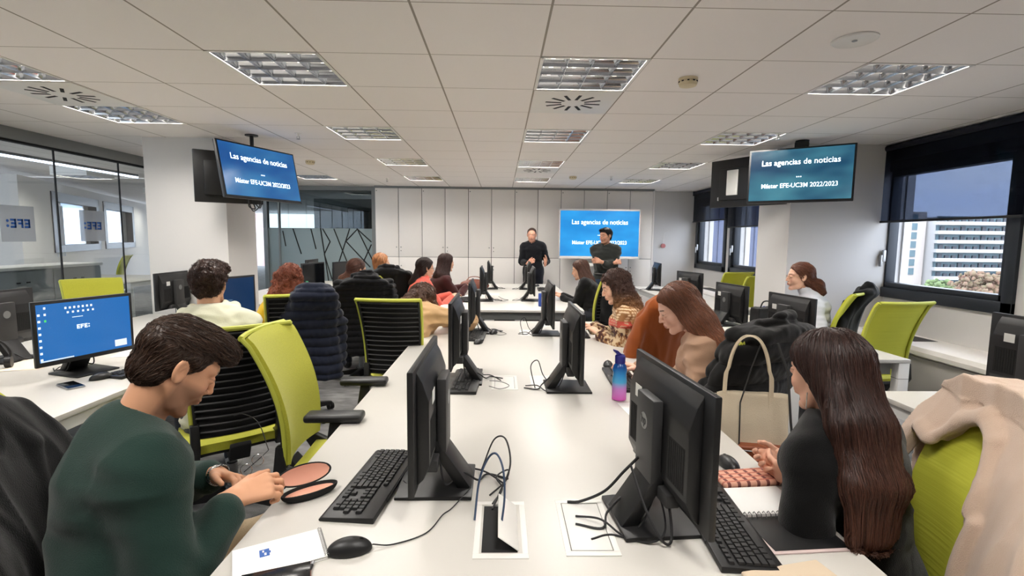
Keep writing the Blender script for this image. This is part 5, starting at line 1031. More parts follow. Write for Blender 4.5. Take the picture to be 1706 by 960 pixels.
def P_black():
    s = Person('woman in a black top with long brown hair at the far desk', (1.22, 6.22, .55), 165, (1.10, 6.42, 1.0), (1.03, 6.48, 1.15), (-.92, .25, -.22), sc=1.04, res=1.7, LW=(.80, 6.48, .79), RW=(.82, 6.75, .79), Lp=(.3, -.6, -.8))
    s.build_body(); s.sweater('top', (10, 9, 11), g=.018, h=.010, lbl='black long sleeved top', end=.9); s.trousers((30, 32, 40)); s.shoes((30, 30, 30)); B = s.hc
    s.hair('long', (86, 56, 44), 2200, rad=.0018, locks=[(B+A3(.03, -.02, .02), B+A3(.08, -.12, -.13), .075, .085, .085, .07, (1, 0, 0)), (B+A3(.08, -.12, -.13), B+A3(.15, -.17, -.27), .085, .06, .06, .045, (1, 0, 0))], steps=12, dl=.02, vol=.002, tip=(96, 62, 46), tipz=(B[2], B[2]-.3), field=lambda P: np.tile(-s.F*.3-s.U, (len(P), 1)))
def P_pattern():
    s = Person('woman with long ombre curls in a patterned red and cream blouse', (1.14, 3.84, .55), 165, (1.00, 3.93, 1.02), (.905, 3.93, 1.175), (-.93, .02, -.34), sc=1.05, res=1.15, LW=(.80, 3.97, .785), RW=(.78, 4.22, .80), Lp=(.3, -.6, -.8), sk=(222, 176, 150), brow=(60, 38, 30), curl=(.35, .35))
    s.build_body(.0042, .0046)
    cr_, rd, br, ol = SK((222, 196, 160)), SK((178, 74, 62)), SK((72, 42, 38)), SK((150, 108, 70))
    def col(V):
        z = V[:, 2]; a = np.sin((V[:, 0]*.7+V[:, 1]+z)*150)*np.sin((V[:, 0]*.7+V[:, 1]-z)*150); base = np.where((a > .18)[:, None], cr_, ol); n = vnoise(V, (70, 70, 70), 3)+.6*vnoise(V, (30, 30, 30), 9)
        low = z < .90; base = np.where(low[:, None], np.where((n > .12)[:, None], cr_*.75, np.where((n > -.25)[:, None], ol*.8, br)), base); band = (z > .885) & (z < .935); base = np.where(band[:, None], np.where((a > .5)[:, None], cr_*.6, rd), base); deep = z < .80; base = np.where((deep & (n < .1) & (V[:, 0] > .95))[:, None], br, base); return base
    s.sweater('blouse', (200, 150, 120), g=.026, end=.86, fold=.009, h=.0062, col=col, sleeve=(.066, .062, .066, .046), lbl='patterned red and cream blouse'); s.trousers((40, 44, 60)); s.shoes((60, 50, 46)); B = s.hc
    s.hair('long', (74, 48, 38), 4200, rad=.0013, locks=[(B+A3(.03, -.03, .02), A3(.985, 3.815, 1.05), .080, .085, .080, .075, (1, 0, .3)), (A3(.985, 3.815, 1.05), A3(1.03, 3.735, .94), .085, .075, .07, .06, (1, 0, .2)), (A3(1.03, 3.735, .94), A3(1.04, 3.71, .855), .075, .045, .06, .04, (1, 0, 0))], tip=(196, 140, 84), tipz=(B[2]-.02, B[2]-.24), wav=1.6, spread=.2, rough=.013, vol=.004, steps=12, dl=.016, field=lambda P: np.tile(-s.F*.35-s.U, (len(P), 1)))
def P_beige():
    s = Person('woman in a beige hooded sweater leaning to her screen on the right', (1.22, 2.50, .55), 150, (1.075, 2.62, 1.045), (.955, 2.655, 1.185), (-.90, .08, -.42), (-.35, 0, .9), sc=1.06, res=1.0, LW=(.82, 2.55, .80), RW=(.80, 2.86, .80), Lp=(.2, -.6, -.8), sk=(228, 182, 160), brow=(70, 44, 34), curl=(.5, .5), syaw=160)
    s.build_body(.0036, .0036)
    A1 = [s.neck+s.rs*.085*math.cos(q)-s.fs*(.07*math.sin(q)-.02)+s.up*(.03-.03*math.sin(q)) for q in np.linspace(-.25, PI+.25, 9)]; A2 = [s.neck+s.rs*.12*math.cos(q)-s.fs*(.115*math.sin(q)-.02)+s.up*(.0-.07*math.sin(q)) for q in np.linspace(-.1, PI+.1, 9)]
    def ex(P, d): return smin(smin(d, chain(P, A1, [.022]*9, .02), .012), chain(P, A2, [.028]*9, .02), .012)
    s.sweater('hooded_sweater', (172, 138, 114), g=.024, fold=.008, extra=ex, fat=.015, h=.0068, lbl='beige hooded sweater', neckr=.056); s.trousers((40, 44, 60)); s.shoes((220, 220, 218)); B = s.hc
    s.hair('long', (116, 74, 54), 6500, rad=.0010, locks=[(A3(.985, 2.635, 1.215), A3(1.045, 2.53, 1.12), .080, .072, .095, .080, (.7, .2, .9)), (A3(1.045, 2.53, 1.12), A3(1.10, 2.42, 1.02), .072, .050, .080, .060, (.7, .2, .9)), (A3(1.10, 2.42, 1.02), A3(1.14, 2.375, .915), .050, .026, .060, .034, (.8, .2, .6))], tip=(166, 104, 72), tipz=(B[2], B[2]-.26), steps=13, dl=.018, vol=.003, wav=.25, spread=.08, field=lambda P: np.tile(A3(.50, -.42, -.75), (len(P), 1)), facecut=.95, var=.35)
def P_white():
    s = Person('woman in a white sweater with a ponytail and glasses by the right wall', (2.95, 4.52, .55), 150, (2.85, 4.50, 1.055), (2.745, 4.52, 1.225), (-.95, .22, .0), sc=1.04, res=1.3, LW=(2.62, 4.40, .79), RW=(2.60, 4.75, .79), Lp=(.3, -.6, -.8), sk=(226, 178, 152), brow=(70, 44, 34))
    s.build_body(.0045, eyes=True); s.sweater('sweater', (206, 208, 216), g=.018, fold=.007, h=.0085, neckup=.075, lbl='white roll neck sweater', fl=(5, 5, 22)); s.trousers((40, 44, 60)); s.shoes((30, 30, 30)); s.glasses((190, 150, 110)); B = s.hc
    s.hair('pony', (112, 68, 50), 2200, rad=.0014, locks=[(B+A3(.07, -.03, -.03), B+A3(.125, -.06, -.07), .045, .058, .04, .052, (0, 1, 0)), (B+A3(.125, -.06, -.07), B+A3(.15, -.08, -.13), .058, .045, .052, .04, (0, 1, 0))], field=lambda P: np.tile(-s.F-s.U*.45, (len(P), 1)), vol=.002, wav=.5, rough=.003, steps=8, dl=.015)
def P_long():
    # foreground woman seen from behind, very long straight dark hair
    s = Person('woman with very long straight dark hair in a black top at lower right', (1.11, 1.39, .53), 118, (1.045, 1.465, 1.0), (1.025, 1.515, 1.14), (-.36, .92, -.12), sc=1.07, res=1.0, LW=(.955, 1.49, .785), RW=(.985, 1.645, .80), Lp=(-.4, -.6, -.9), Rp=(.8, .3, -.8), sk=(224, 172, 146), brow=(40, 26, 22), curl=(.5, .55), Ld=(-.45, .88, .12), Rd=(-.95, -.28, .02), Ln=(.5, .6, .3), Rn=(-.1, -.7, .5), syaw=118)
    s.build_body(.0036, .0030); s.sweater('top', (7, 7, 8), g=.016, fold=.005, h=.0068, lbl='black long sleeved top', end=.88); s.trousers((24, 24, 30)); s.shoes((30, 30, 30)); B = s.hc
    R1 = (.88, .47, 0); Z = lambda *a: A3(*a)
    lk = [(Z(1.035, 1.485, 1.185), Z(1.045, 1.375, 1.02), .098, .112, .085, .062, R1), (Z(1.045, 1.375, 1.02), Z(1.045, 1.305, .88), .112, .120, .062, .050, R1), (Z(1.045, 1.305, .88), Z(1.035, 1.28, .745), .120, .114, .050, .030, R1)]
    return s, lk, R1
def build_long():
    s, lk, R1 = P_long(); B = s.hc
    s.hair('long', (52, 33, 28), 15000, rad=.001, locks=lk, tip=(88, 56, 44), tipz=(B[2]-.05, B[2]-.42), steps=14, dl=.022, vol=.006, spread=.035, var=.38, facecut=.9, h=.0055, field=lambda P: np.tile(A3(.02, -.30, -1.), (len(P), 1)), seed=4)
    o = A3(*s.o); e_ = s.hc+s.hm @ A3(-.088, -.002, -.05)*1.04-o; MB().tube([tuple(e_), tuple(e_-A3(0, 0, .05))], .0015, 6).out('earring', M['chrome'], s.t)
P_green(); P_hoodie(); P_yellow(); P_pony(); P_blond(); P_coral(); P_maroon(); P_tan(); P_speaker(); P_grey(); P_black(); P_pattern(); P_beige(); P_white(); build_long()
# ------------------------------------------------------------------ coats and bags hung on chairs (shaped in the chair's own frame)
def on_chair(name, lab, cat, key, F, lo, hi, h, rgb, col=None, m=None, group=None, part_label=None):
    Mc = CM[key]; Mi = np.array(Mc.inverted()); R = Mi[:3, :3]; T = Mi[:3, 3]; Mw = np.array(Mc)
    V, Q = nets(F, lo, hi, h); cv = col(V) if col else np.tile(SK(rgb), (len(V), 1)); Vw = V @ Mw[:3, :3].T+Mw[:3, 3]
    org = (Mc.translation.x, Mc.translation.y, 0); t = thing(name, lab, cat, org, 0, group); o = fast_mesh('fabric', Vw, Q, m or M['cloth'], t, org, cv); return t
def coat_F(quilt=0, folds=.012, zlo=.32, top=1.12, wide=.25, thick=.040, sleeves=True, collar=True, seed=1, hood=False, lapel=False, slope=.05, flare=.05):
    def F(P):
        x, y, z = P[:, 0], P[:, 1], P[:, 2]; zt = np.clip(z, .5, 1.1); yb = back_y(x, zt)-.008; q = np.stack([x, y-yb, z], 1)
        fl = np.clip((top-z)/(top-zlo), 0, 1); W = wide+flare*fl; T = thick+.022+.03*fl+(.012 if quilt else 0)
        dx = np.abs(x)-W; dy = np.abs(q[:, 1]+.006)-T; tz = top-slope*.7*np.clip(np.abs(x)-.10, 0, 1)/.15*1.0; dz = np.maximum(z-tz, zlo-z)
        d = np.maximum(np.maximum(dx, dy), dz); out = np.sqrt(np.maximum(dx+.03, 0)**2+np.maximum(dy+.03, 0)**2+np.maximum(dz+.03, 0)**2)-.03; d = np.where(out > -.029, out, d)
        if sleeves:
            for sg in (-1, 1):
                d = smin(d, chain(q, [(sg*(wide-.03), -.01, top-.10), (sg*(wide+.045), -.03, top-.30), (sg*(wide+.05), -.04, max(zlo+.02, top-.62))], [.055, .052, .045]), .022)
        if collar: d = smin(d, chain(q, [(-.10, .005, top+.0), (-.05, -.035, top+.022), (.05, -.035, top+.022), (.10, .005, top+.0)], [.026]*4), .012)
        if hood: d = smin(d, ell(q, (0, -.055, top-.06), (.13, .045, .08)), .02)
        if lapel:
            for sg in (-1, 1): d = smin(d, chain(q, [(sg*.09, thick*.9, top-.01), (sg*.13, thick+.014, top-.14), (sg*.07, thick+.012, top-.32)], [.028, .022, .010]), .008)
        if quilt: d = d-.020*(np.abs(np.sin((z+.006*np.sin(x*14))*PI/quilt))**.55-.6)-.004*vnoise(P, (40, 40, 26), seed)
        d = d-folds*(1-2.2*np.abs(vnoise(P, (9, 9, 2.2), seed)))-folds*.35*vnoise(P, (24, 24, 7), seed+2)
        return d
    return F
LO, HI = (-.40, -.56, .15), (.40, .02, 1.24)
on_chair('puffer_jacket', 'navy quilted puffer jacket hanging on the chair of the woman in yellow', 'jacket', 'D', (lambda f: (lambda P: f(P-A3(.11, 0, 0))))(coat_F(.075, .008, .40, 1.145, .16, .055, seed=3)), LO, HI, .0085, (27, 32, 48))
on_chair('puffer_coat', 'black quilted puffer coat spread over a chair at centre left', 'coat', 'E', coat_F(.060, .008, .35, 1.165, .27, .062, seed=5, slope=.12, flare=.10), (-.46, -.56, .15), (.46, .02, 1.24), .009, (13, 13, 16))
on_chair('wool_coat', 'plain black wool coat over the chair of the fair-haired woman', 'coat', 'F', coat_F(0, .014, .35, 1.17, .26, .055, seed=7, slope=.10), LO, HI, .010, (11, 11, 13))
on_chair('corduroy_jacket', 'rust brown corduroy jacket hanging on a chair at right', 'jacket', 'G', coat_F(0, .016, .36, 1.17, .23, .052, seed=9), LO, HI, .0075, (138, 70, 28))
on_chair('quilted_coat', 'black quilted coat on a chair behind the woman in beige', 'coat', 'H', coat_F(.10, .010, .34, 1.17, .22, .062, seed=11), LO, HI, .0075, (14, 13, 13))
on_chair('black_jacket', 'black jacket over the chair of the woman in white', 'jacket', 'P14', (lambda f: (lambda P: f(P-A3(.10, 0, 0))))(coat_F(0, .014, .40, 1.14, .16, .045, seed=13, hood=True)), LO, HI, .0085, (9, 9, 10))
on_chair('black_coat', 'black wool coat with a wide collar cut off at the lower left corner', 'coat', 'P1', coat_F(0, .014, .30, 1.13, .25, .050, seed=15, lapel=True, hood=False), LO, HI, .0065, (10, 10, 11))
def pack_F(P):
    q = P-A3(0, -.36, .80); d = ell(q, (0, 0, .03), (.18, .10, .20)); b = np.maximum(np.maximum(np.abs(q[:, 0])-.16, np.abs(q[:, 1])-.08), np.abs(q[:, 2]+.04)-.18); d = smin(d, b, .05)
    d = smin(d, ell(q, (0, -.08, -.08), (.12, .05, .09)), .02); d = smin(d, chain(q, [(-.14, -.07, .02), (0, -.105, .04), (.14, -.07, .02)], [.012]*3), .006); return d-.006*vnoise(P, (14, 14, 14), 3)
t = on_chair('backpack', 'black backpack hung on the chair at the near end of the far desk', 'backpack', 'P11', pack_F, (-.26, -.56, .5), (.26, -.14, 1.12), .009, (13, 13, 14))
# beige wool coat draped over the lower right chair: back sheet, shoulder line and a front flap that leaves the lime back showing
def beige_F(P):
    x, y, z = P[:, 0], P[:, 1], P[:, 2]; yb = back_y(x, np.clip(z, .5, 1.1)); yy = y-yb
    # silhouette (x to the chair's right, z up)
    out = poly2d(x, z, [(-.36, .18), (-.33, .75), (-.30, 1.02), (-.20, 1.115), (0, 1.155), (.17, 1.15), (.255, 1.12), (.30, 1.02), (.285, .80), (.25, .70), (.22, .2)])
    bk = np.maximum(out, np.abs(yy+.045)-.030)
    hole = poly2d(x, z, [(.265, .2), (.26, .99), (.215, 1.00), (.175, .965), (.14, 1.03), (.09, 1.075), (.02, 1.065), (-.035, 1.0), (-.06, .90), (-.055, .84), (-.09, .82), (-.085, .6), (-.11, .2)])
    fr = np.maximum(np.maximum(out, -hole), np.abs(yy-.034)-.013)
    fr = smax(np.maximum(out, np.abs(yy-.034)-.014), -(hole+.0), .006)
    tp = np.maximum(np.maximum(out, np.abs(yy)-.055), 1.105-z-.0*x)
    d = smin(smin(bk, fr, .02), tp, .02)
    d = smin(d, chain(np.stack([x, yy, z], 1), [(.235, .052, .985), (.17, .058, .96), (.13, .062, 1.03)], [.010, .010, .012]), .012)             # rolled collar edge
    d = smin(d, chain(np.stack([x, yy, z], 1), [(.13, .058, 1.04), (.06, .066, 1.075), (-.01, .062, 1.03), (-.05, .058, .93), (-.075, .058, .86)], [.012, .013, .013, .012, .010]), .012)
    d = smin(d, chain(np.stack([x, yy, z], 1), [(-.10, .056, .84), (-.085, .050, .60), (-.12, .048, .25)], [.014, .012, .012]), .014)
    d = smin(d, chain(np.stack([x, yy, z], 1), [(-.30, .0, 1.0), (-.36, .02, .75), (-.38, .03, .45)], [.065, .06, .05]), .03)                   # hanging sleeve
    return d-.010*(1-2.2*np.abs(vnoise(P, (8, 8, 2.6), 31)))-.003*vnoise(P, (26, 26, 9), 5)-.004
on_chair('beige_coat', 'pale beige wool coat draped over the lime chair at lower right', 'coat', 'P15', beige_F, (-.50, -.52, .12), (.40, -.05, 1.24), .0065, (214, 188, 168), m=mat('wool', (210, 190, 170), .95, vcol=True, bump=(500, .5), sheen=.4, spec=.15))
# tote bag with a crossbody bag hanging in front
def tote():
    bx, by = 1.09, 2.12; t = thing('tote_bag', 'cream canvas tote bag hanging on the chair of the woman in beige', 'bag', (bx, by, 0), -28)
    def F(P):
        x, y, z = P[:, 0], P[:, 1], P[:, 2]; w_ = .165-.01*(z-.6); th = .020+.030*np.clip((.88-z)/.4, 0, 1); d = smax(np.maximum(np.abs(x)-w_, np.abs(y)-th), np.maximum(z-(.885+.06*x), .50-z), .012)
        return d-.006*vnoise(P, (9, 9, 5), 21)-.002*vnoise(P, (30, 30, 14), 2)
    V, Q = nets(F, (-.24, -.12, .44), (.24, .12, .96), .006); fast_mesh('bag_body', V, Q, M['canvas'], t, (0, 0, 0))
    b = MB(); 
    for y in (-.022,): b.sheet(lambda u, v: (lambda a: ((.085)*math.cos(a)*(1.1 if math.sin(a) < .3 else 1)+.015*(v-.5), y-.02*math.sin(a), .88+.27*math.sin(a)**.8 if math.sin(a) > 0 else .88))(PI*u), 26, 2, .004)
    b.sheet(lambda u, v: (.085*math.cos(PI*u)+.0, -.03-.012+.026*(v-.5), .87+.275*max(math.sin(PI*u), 0)**.75), 26, 2, .004); b.out('strap', M['canvas'], t, ang=60)
    c = thing('crossbody_bag', 'small brown leather crossbody bag hanging in front of the tote', 'bag', (bx+.05, by-.085, 0), -28)
    G = lambda P: smax(np.maximum(np.abs(P[:, 0]-.0)-.105-.02*(.66-P[:, 2]), np.abs(P[:, 1])-.022), np.maximum(P[:, 2]-(.675+.10*P[:, 0]), (.565-.02*P[:, 0])-P[:, 2]), .012)-.004-.003*vnoise(P, (16, 16, 16), 8)
    V, Q = nets(G, (-.17, -.06, .5), (.17, .06, .74), .005); fast_mesh('bag_body', V, Q, M['leather'], c, (0, 0, 0)); MB().tube([(-.098, -.028, .650), (.10, -.028, .668)], .003, 6).out('zip', M['steel'], c)
    MB().tube([(-.105, -.0, .66), (-.11, .0, .85), (-.075, .02, 1.0), (-.04, .03, 1.12)], .0035, 6).tube([(.10, 0, .69), (.085, .0, .80), (.065, .02, 1.0), (.02, .03, 1.12)], .0055, 6).out('strap', M['dgrey'], c); MB().box(.085, .115, -.012, .0, .67, .75, .004).out('tab', M['leather'], c)
tote()
# ------------------------------------------------------------------ things on the desks
D = DZ+.0005
PINK = mat('salmon_lining', (222, 160, 138), .8); PLD = None
def case():
    t = thing('spectacle_case', 'open dark spectacle case with a salmon lining beside the near keyboard', 'case', (-.592, 1.505, D), 38)
    def F(P): d = ell(P, (0, 0, .022), (.086, .034, .034)); d = smax(d, -P[:, 2], .004); d = smax(d, P[:, 2]-.026, .002); return smax(d, -ell(P, (0, 0, .028), (.082, .030, .026)), .002)
    V, Q = nets(F, (-.1, -.05, -.01), (.1, .05, .05), .0024); fast_mesh('lower_shell', V, Q, M['black2'], t, (0, 0, 0))
    MB().sheet(lambda u, v: (.078*(2*u-1), .028*(2*v-1)*math.sqrt(max(0, 1-(2*u-1)**2)), .016), 20, 8, .001).out('lining', PINK, t)
    R = Matrix.Translation((0, .030, .024)) @ Matrix.Rotation(math.radians(55), 4, 'X')
    def G(P): q = P-A3(0, .034, .0); d = ell(q, (0, 0, 0), (.086, .034, .020)); d = smax(d, q[:, 2]-.001, .002); return smax(d, -ell(q, (0, 0, .004), (.082, .0305, .017)), .002)
    V, Q = nets(G, (-.1, -.02, -.04), (.1, .09, .02), .0022); V = np.array([tuple(R @ Vector(v)) for v in V]); fast_mesh('lid', V, Q, M['black2'], t, (0, 0, 0))
    MB().sheet(lambda u, v: (.080*(2*u-1), .034+.029*(2*v-1)*math.sqrt(max(0, 1-(2*u-1)**2)), -.008*(1-(2*u-1)**2)*(1-(2*v-1)**2)-.001), 20, 8, .001, M=R).out('lid_lining', PINK, t)
case()
def notebook(loc, rz, w_, d_, lab, cover, logo=False, side='y', ringm=None, th=.008):
    t = thing('spiral_notepad', lab, 'notepad', loc, rz)
    for k in range(3): MB().box(-w_+.001*k, w_-.0015*k, -d_+.001*k, d_-.001*k, k*th/3, (k+1)*th/3-.0003).out('page_block', M['paper'], t, flat=True)
    MB().box(-w_, w_, -d_, d_, th, th+.0008).out('cover', cover, t, flat=True)
    n_ = int(2*w_/.0075); 
    for k in range(n_):
        x = -w_+.004+k*.0075; MB().tube([(x, d_-.006, th+.001), (x, d_-.003, th+.006), (x, d_+.003, th+.004), (x, d_+.004, th*.4), (x, d_-.002, -.0)], .0009, 5).out('ring', ringm or M['steel'], t)
    return t
t = notebook((-.555, 1.205, D), -62.0, .068, .105, 'white spiral notepad with a small blue emblem at the bottom edge', M['paper'])
b = MB(); b.box(-.035, -.003, -.045, -.022, .0092, .0096).box(-.024, -.015, -.022, -.019, .0092, .0096); b.out('emblem', M['ink'], t, flat=True); MB().box(-.030, -.022, -.038, -.034, .0096, .0099).box(-.018, -.008, -.034, -.029, .0096, .0099).out('emblem_window', M['paper'], t, flat=True)
def phone(loc, rz, lab, case_m=None):
    t = thing('smartphone', lab, 'phone', loc, rz); MB().box(-.038, .038, -.078, .078, 0, .0085, .006, seg=3).out('phone_body', case_m or M['dgrey'], t); MB().box(-.0355, .0355, -.0755, .0755, .0085, .0091, .0003).out('screen', M['scr'], t); MB().cyl((0, .068, .0091), (0, .068, .0094), .0022, seg=10).out('camera_dot', M['rubber'], t)
phone((-.525, 1.115, D), -70, 'dark smartphone at the bottom edge beside the notepad', mat('phone_pink', (150, 110, 100), .4)); phone((-2.29, 2.65, D), 58, 'dark smartphone lying on the left desk before the lit screen', mat('phone_silver', (150, 154, 158), .35))
t = thing('pen', 'clear ballpoint pen with black cap between notepad and mouse', 'pen', (-.462, 1.185, D+.004), 6); MB().cyl((0, .07, 0), (0, -.02, 0), .0038, seg=8).out('barrel', mat('grey_clear', (170, 172, 176), .3), t); MB().cyl((0, -.02, 0), (0, -.075, 0), .0048, .0042, seg=10).out('cap', M['black'], t); MB().cyl((0, .07, 0), (0, .074, 0), .003, seg=8).out('end_plug', M['black'], t)
# open ring notebook, plaid pouch, folder on the right
t = thing('ring_notebook', 'open ring-bound notebook with white page and black cover beside the right keyboard', 'notebook', (.815, 1.375, D), 4)
MB().box(-.105, .105, .008, .165, .0, .010, .001).out('page_block', M['paper'], t); MB().box(-.115, .11, -.165, .0, 0, .004, .001).out('cover_back', mat('pale_edge', (206, 186, 184), .6), t); MB().box(-.105, .105, -.155, .0, .0042, .0062, .0005).out('black_cover', M['black'], t)
for k in range(14): x = -.095+k*.0146; MB().tube([(x, .014, .010), (x, .008, .018), (x, -.004, .017), (x, -.008, .006)], .0016, 5).out('ring', M['steel'], t)
pl = mat('plaid_fabric', (214, 160, 136), .8); N = pl.node_tree.nodes; L = pl.node_tree.links; tc_ = N.new('ShaderNodeTexCoord'); prev = None
for ax_, cs in (('X', 22), ('Y', 22)):
    w_ = N.new('ShaderNodeTexWave'); w_.bands_direction = ax_; w_.inputs['Scale'].default_value = 9 if ax_ == 'X' else 13; L.new(tc_.outputs['Object'], w_.inputs[0]); r_ = N.new('ShaderNodeValToRGB'); r_.color_ramp.elements[0].position = .72; r_.color_ramp.elements[1].position = .80
    mx = N.new('ShaderNodeMix'); mx.data_type = 'RGBA'; L.new(w_.outputs[1], r_.inputs[0]); L.new(r_.outputs[0], mx.inputs[0]); mx.inputs[6].default_value = (*lin((220, 166, 142)), 1)
    if prev: L.new(prev, mx.inputs[6])
    mx.inputs[7].default_value = (*lin((120, 70, 66) if ax_ == 'X' else (190, 116, 98)), 1); prev = mx.outputs[2]
L.new(prev, N['Principled BSDF'].inputs['Base Color'])
t = thing('plaid_pouch', 'salmon plaid pouch lying above the open notebook', 'pouch', (.83, 1.60, D), 8); MB().box(-.105, .105, -.05, .05, 0, .022, .009, seg=3).out('pouch_body', pl, t); MB().box(-.10, .10, .046, .049, .010, .014, .001).out('zip', M['dgrey'], t)
t = thing('beige_folder', 'beige rounded folder cut off by the bottom edge of the photo', 'folder', (.71, 1.075, D), 12); MB().box(-.11, .11, -.08, .075, 0, .012, .005, seg=3).out('folder_body', mat('beige_cover', (206, 188, 164), .7), t); MB().box(-.108, .108, -.078, .07, .004, .008).out('folder_pages', M['paper'], t, flat=True)
# bottle
bm = bpy.data.materials.new('gradient_bottle'); bm.use_nodes = True; N = bm.node_tree.nodes; L = bm.node_tree.links; p_ = N['Principled BSDF']; p_.inputs['Roughness'].default_value = .22; tc_ = N.new('ShaderNodeTexCoord'); sx = N.new('ShaderNodeSeparateXYZ'); mr = N.new('ShaderNodeMapRange'); mr.inputs[2].default_value = .19; r_ = N.new('ShaderNodeValToRGB')
L.new(tc_.outputs['Object'], sx.inputs[0]); L.new(sx.outputs[2], mr.inputs[0]); L.new(mr.outputs[0], r_.inputs[0]); e = r_.color_ramp.elements; e[0].color = (*lin((226, 96, 196)), 1); e[1].position = .9; e[1].color = (*lin((28, 84, 160)), 1); x_ = e.new(.33); x_.color = (*lin((196, 128, 206)), 1); x_ = e.new(.5); x_.color = (*lin((76, 170, 220)), 1); x_ = e.new(.7); x_.color = (*lin((40, 140, 210)), 1); L.new(r_.outputs[0], p_.inputs['Base Color'])
t = thing('water_bottle', 'water bottle fading from pink to blue with an indigo cap', 'bottle', (.605, 2.46, D), 20); MB().lathe([(.030, 0), (.036, .004), (.036, .10), (.033, .135), (.036, .155), (.032, .175), (.022, .19), (.001, .19)], 32).out('bottle_body', bm, t)
cp = mat('indigo_plastic', (44, 44, 128), .35); MB().lathe([(.024, .188), (.026, .19), (.026, .225), (.02, .232), (.001, .232)], 28).prism([(-.012, .228), (.012, .228), (-.018, .255), (-.040, .262), (-.038, .252)], -.009, .009, 'y', .003).out('cap', cp, t)
t = thing('blue_box', 'blue upright box on the near edge of the far desk', 'box', (.505, 5.95, D), 4); MB().box(-.052, .052, -.03, .03, 0, .150, .006).out('box_body', mat('blue_card', (44, 72, 150), .5), t); MB().box(-.05, .05, -.028, .028, .150, .156, .002).out('box_lid', mat('blue_card2', (60, 90, 170), .5), t)
def clear_bottle(x, y, lab, z=D, rgb=(60, 160, 110)):
    t = thing('plastic_bottle', lab, 'bottle', (x, y, z), 0, 'clear plastic water bottles'); MB().lathe([(.03, 0), (.034, .006), (.034, .13), (.030, .16), (.014, .19), (.013, .205), (.001, .205)], 24).out('bottle_body', M['bottle'], t); MB().cyl((0, 0, .203), (0, 0, .222), .0155, seg=18).out('cap', mat('green_cap', rgb, .5), t); MB().cyl((0, 0, .015), (0, 0, .05), .0345, seg=24).out('bottle_label', mat('green_label', rgb, .5), t)
clear_bottle(.535, 3.84, 'clear bottle with a green label between the right monitors'); clear_bottle(-2.55, 6.6, 'clear green-capped bottle on the left desk before the frosted glass')
def papers(x, y, rz, w_, d_, n_, lab, m=None):
    t = thing('paper_sheets' if n_ > 1 else 'paper_sheet', lab, 'papers' if n_ > 1 else 'paper', (x, y, D), rz)
    for k in range(n_): R = Matrix.Rotation(math.radians(k*7-5), 4, 'Z'); MB().box(-w_, w_, -d_, d_, k*.0014, k*.0014+.0010, M=R).out('sheet', m or M['paper'], t, flat=True)
papers(.64, 2.32, 10, .05, .085, 1, 'white paper lying in front of the gradient bottle'); papers(-2.90, 3.10, 20, .10, .15, 2, 'loose cream papers on the left desk beside the screen', mat('cream_paper', (238, 222, 200), .8)); papers(-2.52, 3.42, 15, .08, .12, 2, 'white papers behind the lit blue screen')
papers(.77, 4.15, 4, .08, .12, 1, 'white paper under the hands of the patterned-blouse woman'); papers(-.52, 6.05, 8, .10, .15, 2, 'white papers on the near left edge of the far desk'); papers(-.48, 6.95, -8, .10, .15, 2, 'white papers before the maroon woman'); papers(-.10, 7.2, 0, .07, .1, 1, 'small white paper in the middle of the far desk')
t = thing('red_notebook', 'small dark red notebook before the coral sweater', 'notebook', (-.55, 6.35, D), 15); MB().box(-.07, .07, -.10, .10, 0, .014, .002).out('cover', mat('dark_red', (120, 36, 44), .6), t); MB().box(-.067, .071, -.097, .097, .002, .012).out('page_block', M['paper'], t, flat=True)
t = thing('handbag', 'brown leather handbag lying on the far desk by the left monitors', 'bag', (-.42, 7.85, D), 8); V, Q = nets(lambda P: smax(ell(P, (0, 0, .06), (.24, .10, .105)), -P[:, 2], .01)-.006*vnoise(P, (14, 14, 14), 4), (-.28, -.14, -.02), (.28, .14, .2), .009); fast_mesh('bag_body', V, Q, mat('chestnut', (112, 60, 44), .5), t, (0, 0, 0)); MB().tube(catenary([(-.12, -.02, .15), (-.06, -.03, .20), (.06, -.03, .20), (.12, -.02, .15)]), .007, 6).out('handle', M['leather'], t)
t = thing('black_bag', 'black bag standing between the two right desk monitors', 'bag', (2.32, 4.28, D), 10); V, Q = nets(lambda P: smax(np.maximum(np.maximum(np.abs(P[:, 0])-.10, np.abs(P[:, 1])-.05), np.abs(P[:, 2]-.11)-.11), -P[:, 2], .01)-.008-.006*vnoise(P, (16, 16, 16), 6), (-.15, -.1, -.02), (.15, .1, .26), .007); fast_mesh('bag_body', V, Q, M['black2'], t, (0, 0, 0)); MB().tube(catenary([(-.06, 0, .22), (-.03, 0, .28), (.03, 0, .28), (.06, 0, .22)]), .006, 6).out('handle', M['black2'], t)
t = thing('blue_cloth', 'small blue pouch behind the black bag on the right desk', 'pouch', (2.42, 4.47, D), 0); V, Q = nets(lambda P: smax(ell(P, (0, 0, .07), (.05, .07, .15)), -P[:, 2], .01)-.006*vnoise(P, (30, 30, 30), 4), (-.09, -.1, -.02), (.09, .1, .25), .006); fast_mesh('pouch_body', V, Q, mat('blue_nylon', (36, 60, 120), .6), t, (0, 0, 0)); MB().tube([(-.03, -.05, .17), (0, -.055, .18), (.03, -.05, .17)], .003, 6).out('zip', M['steel'], t)
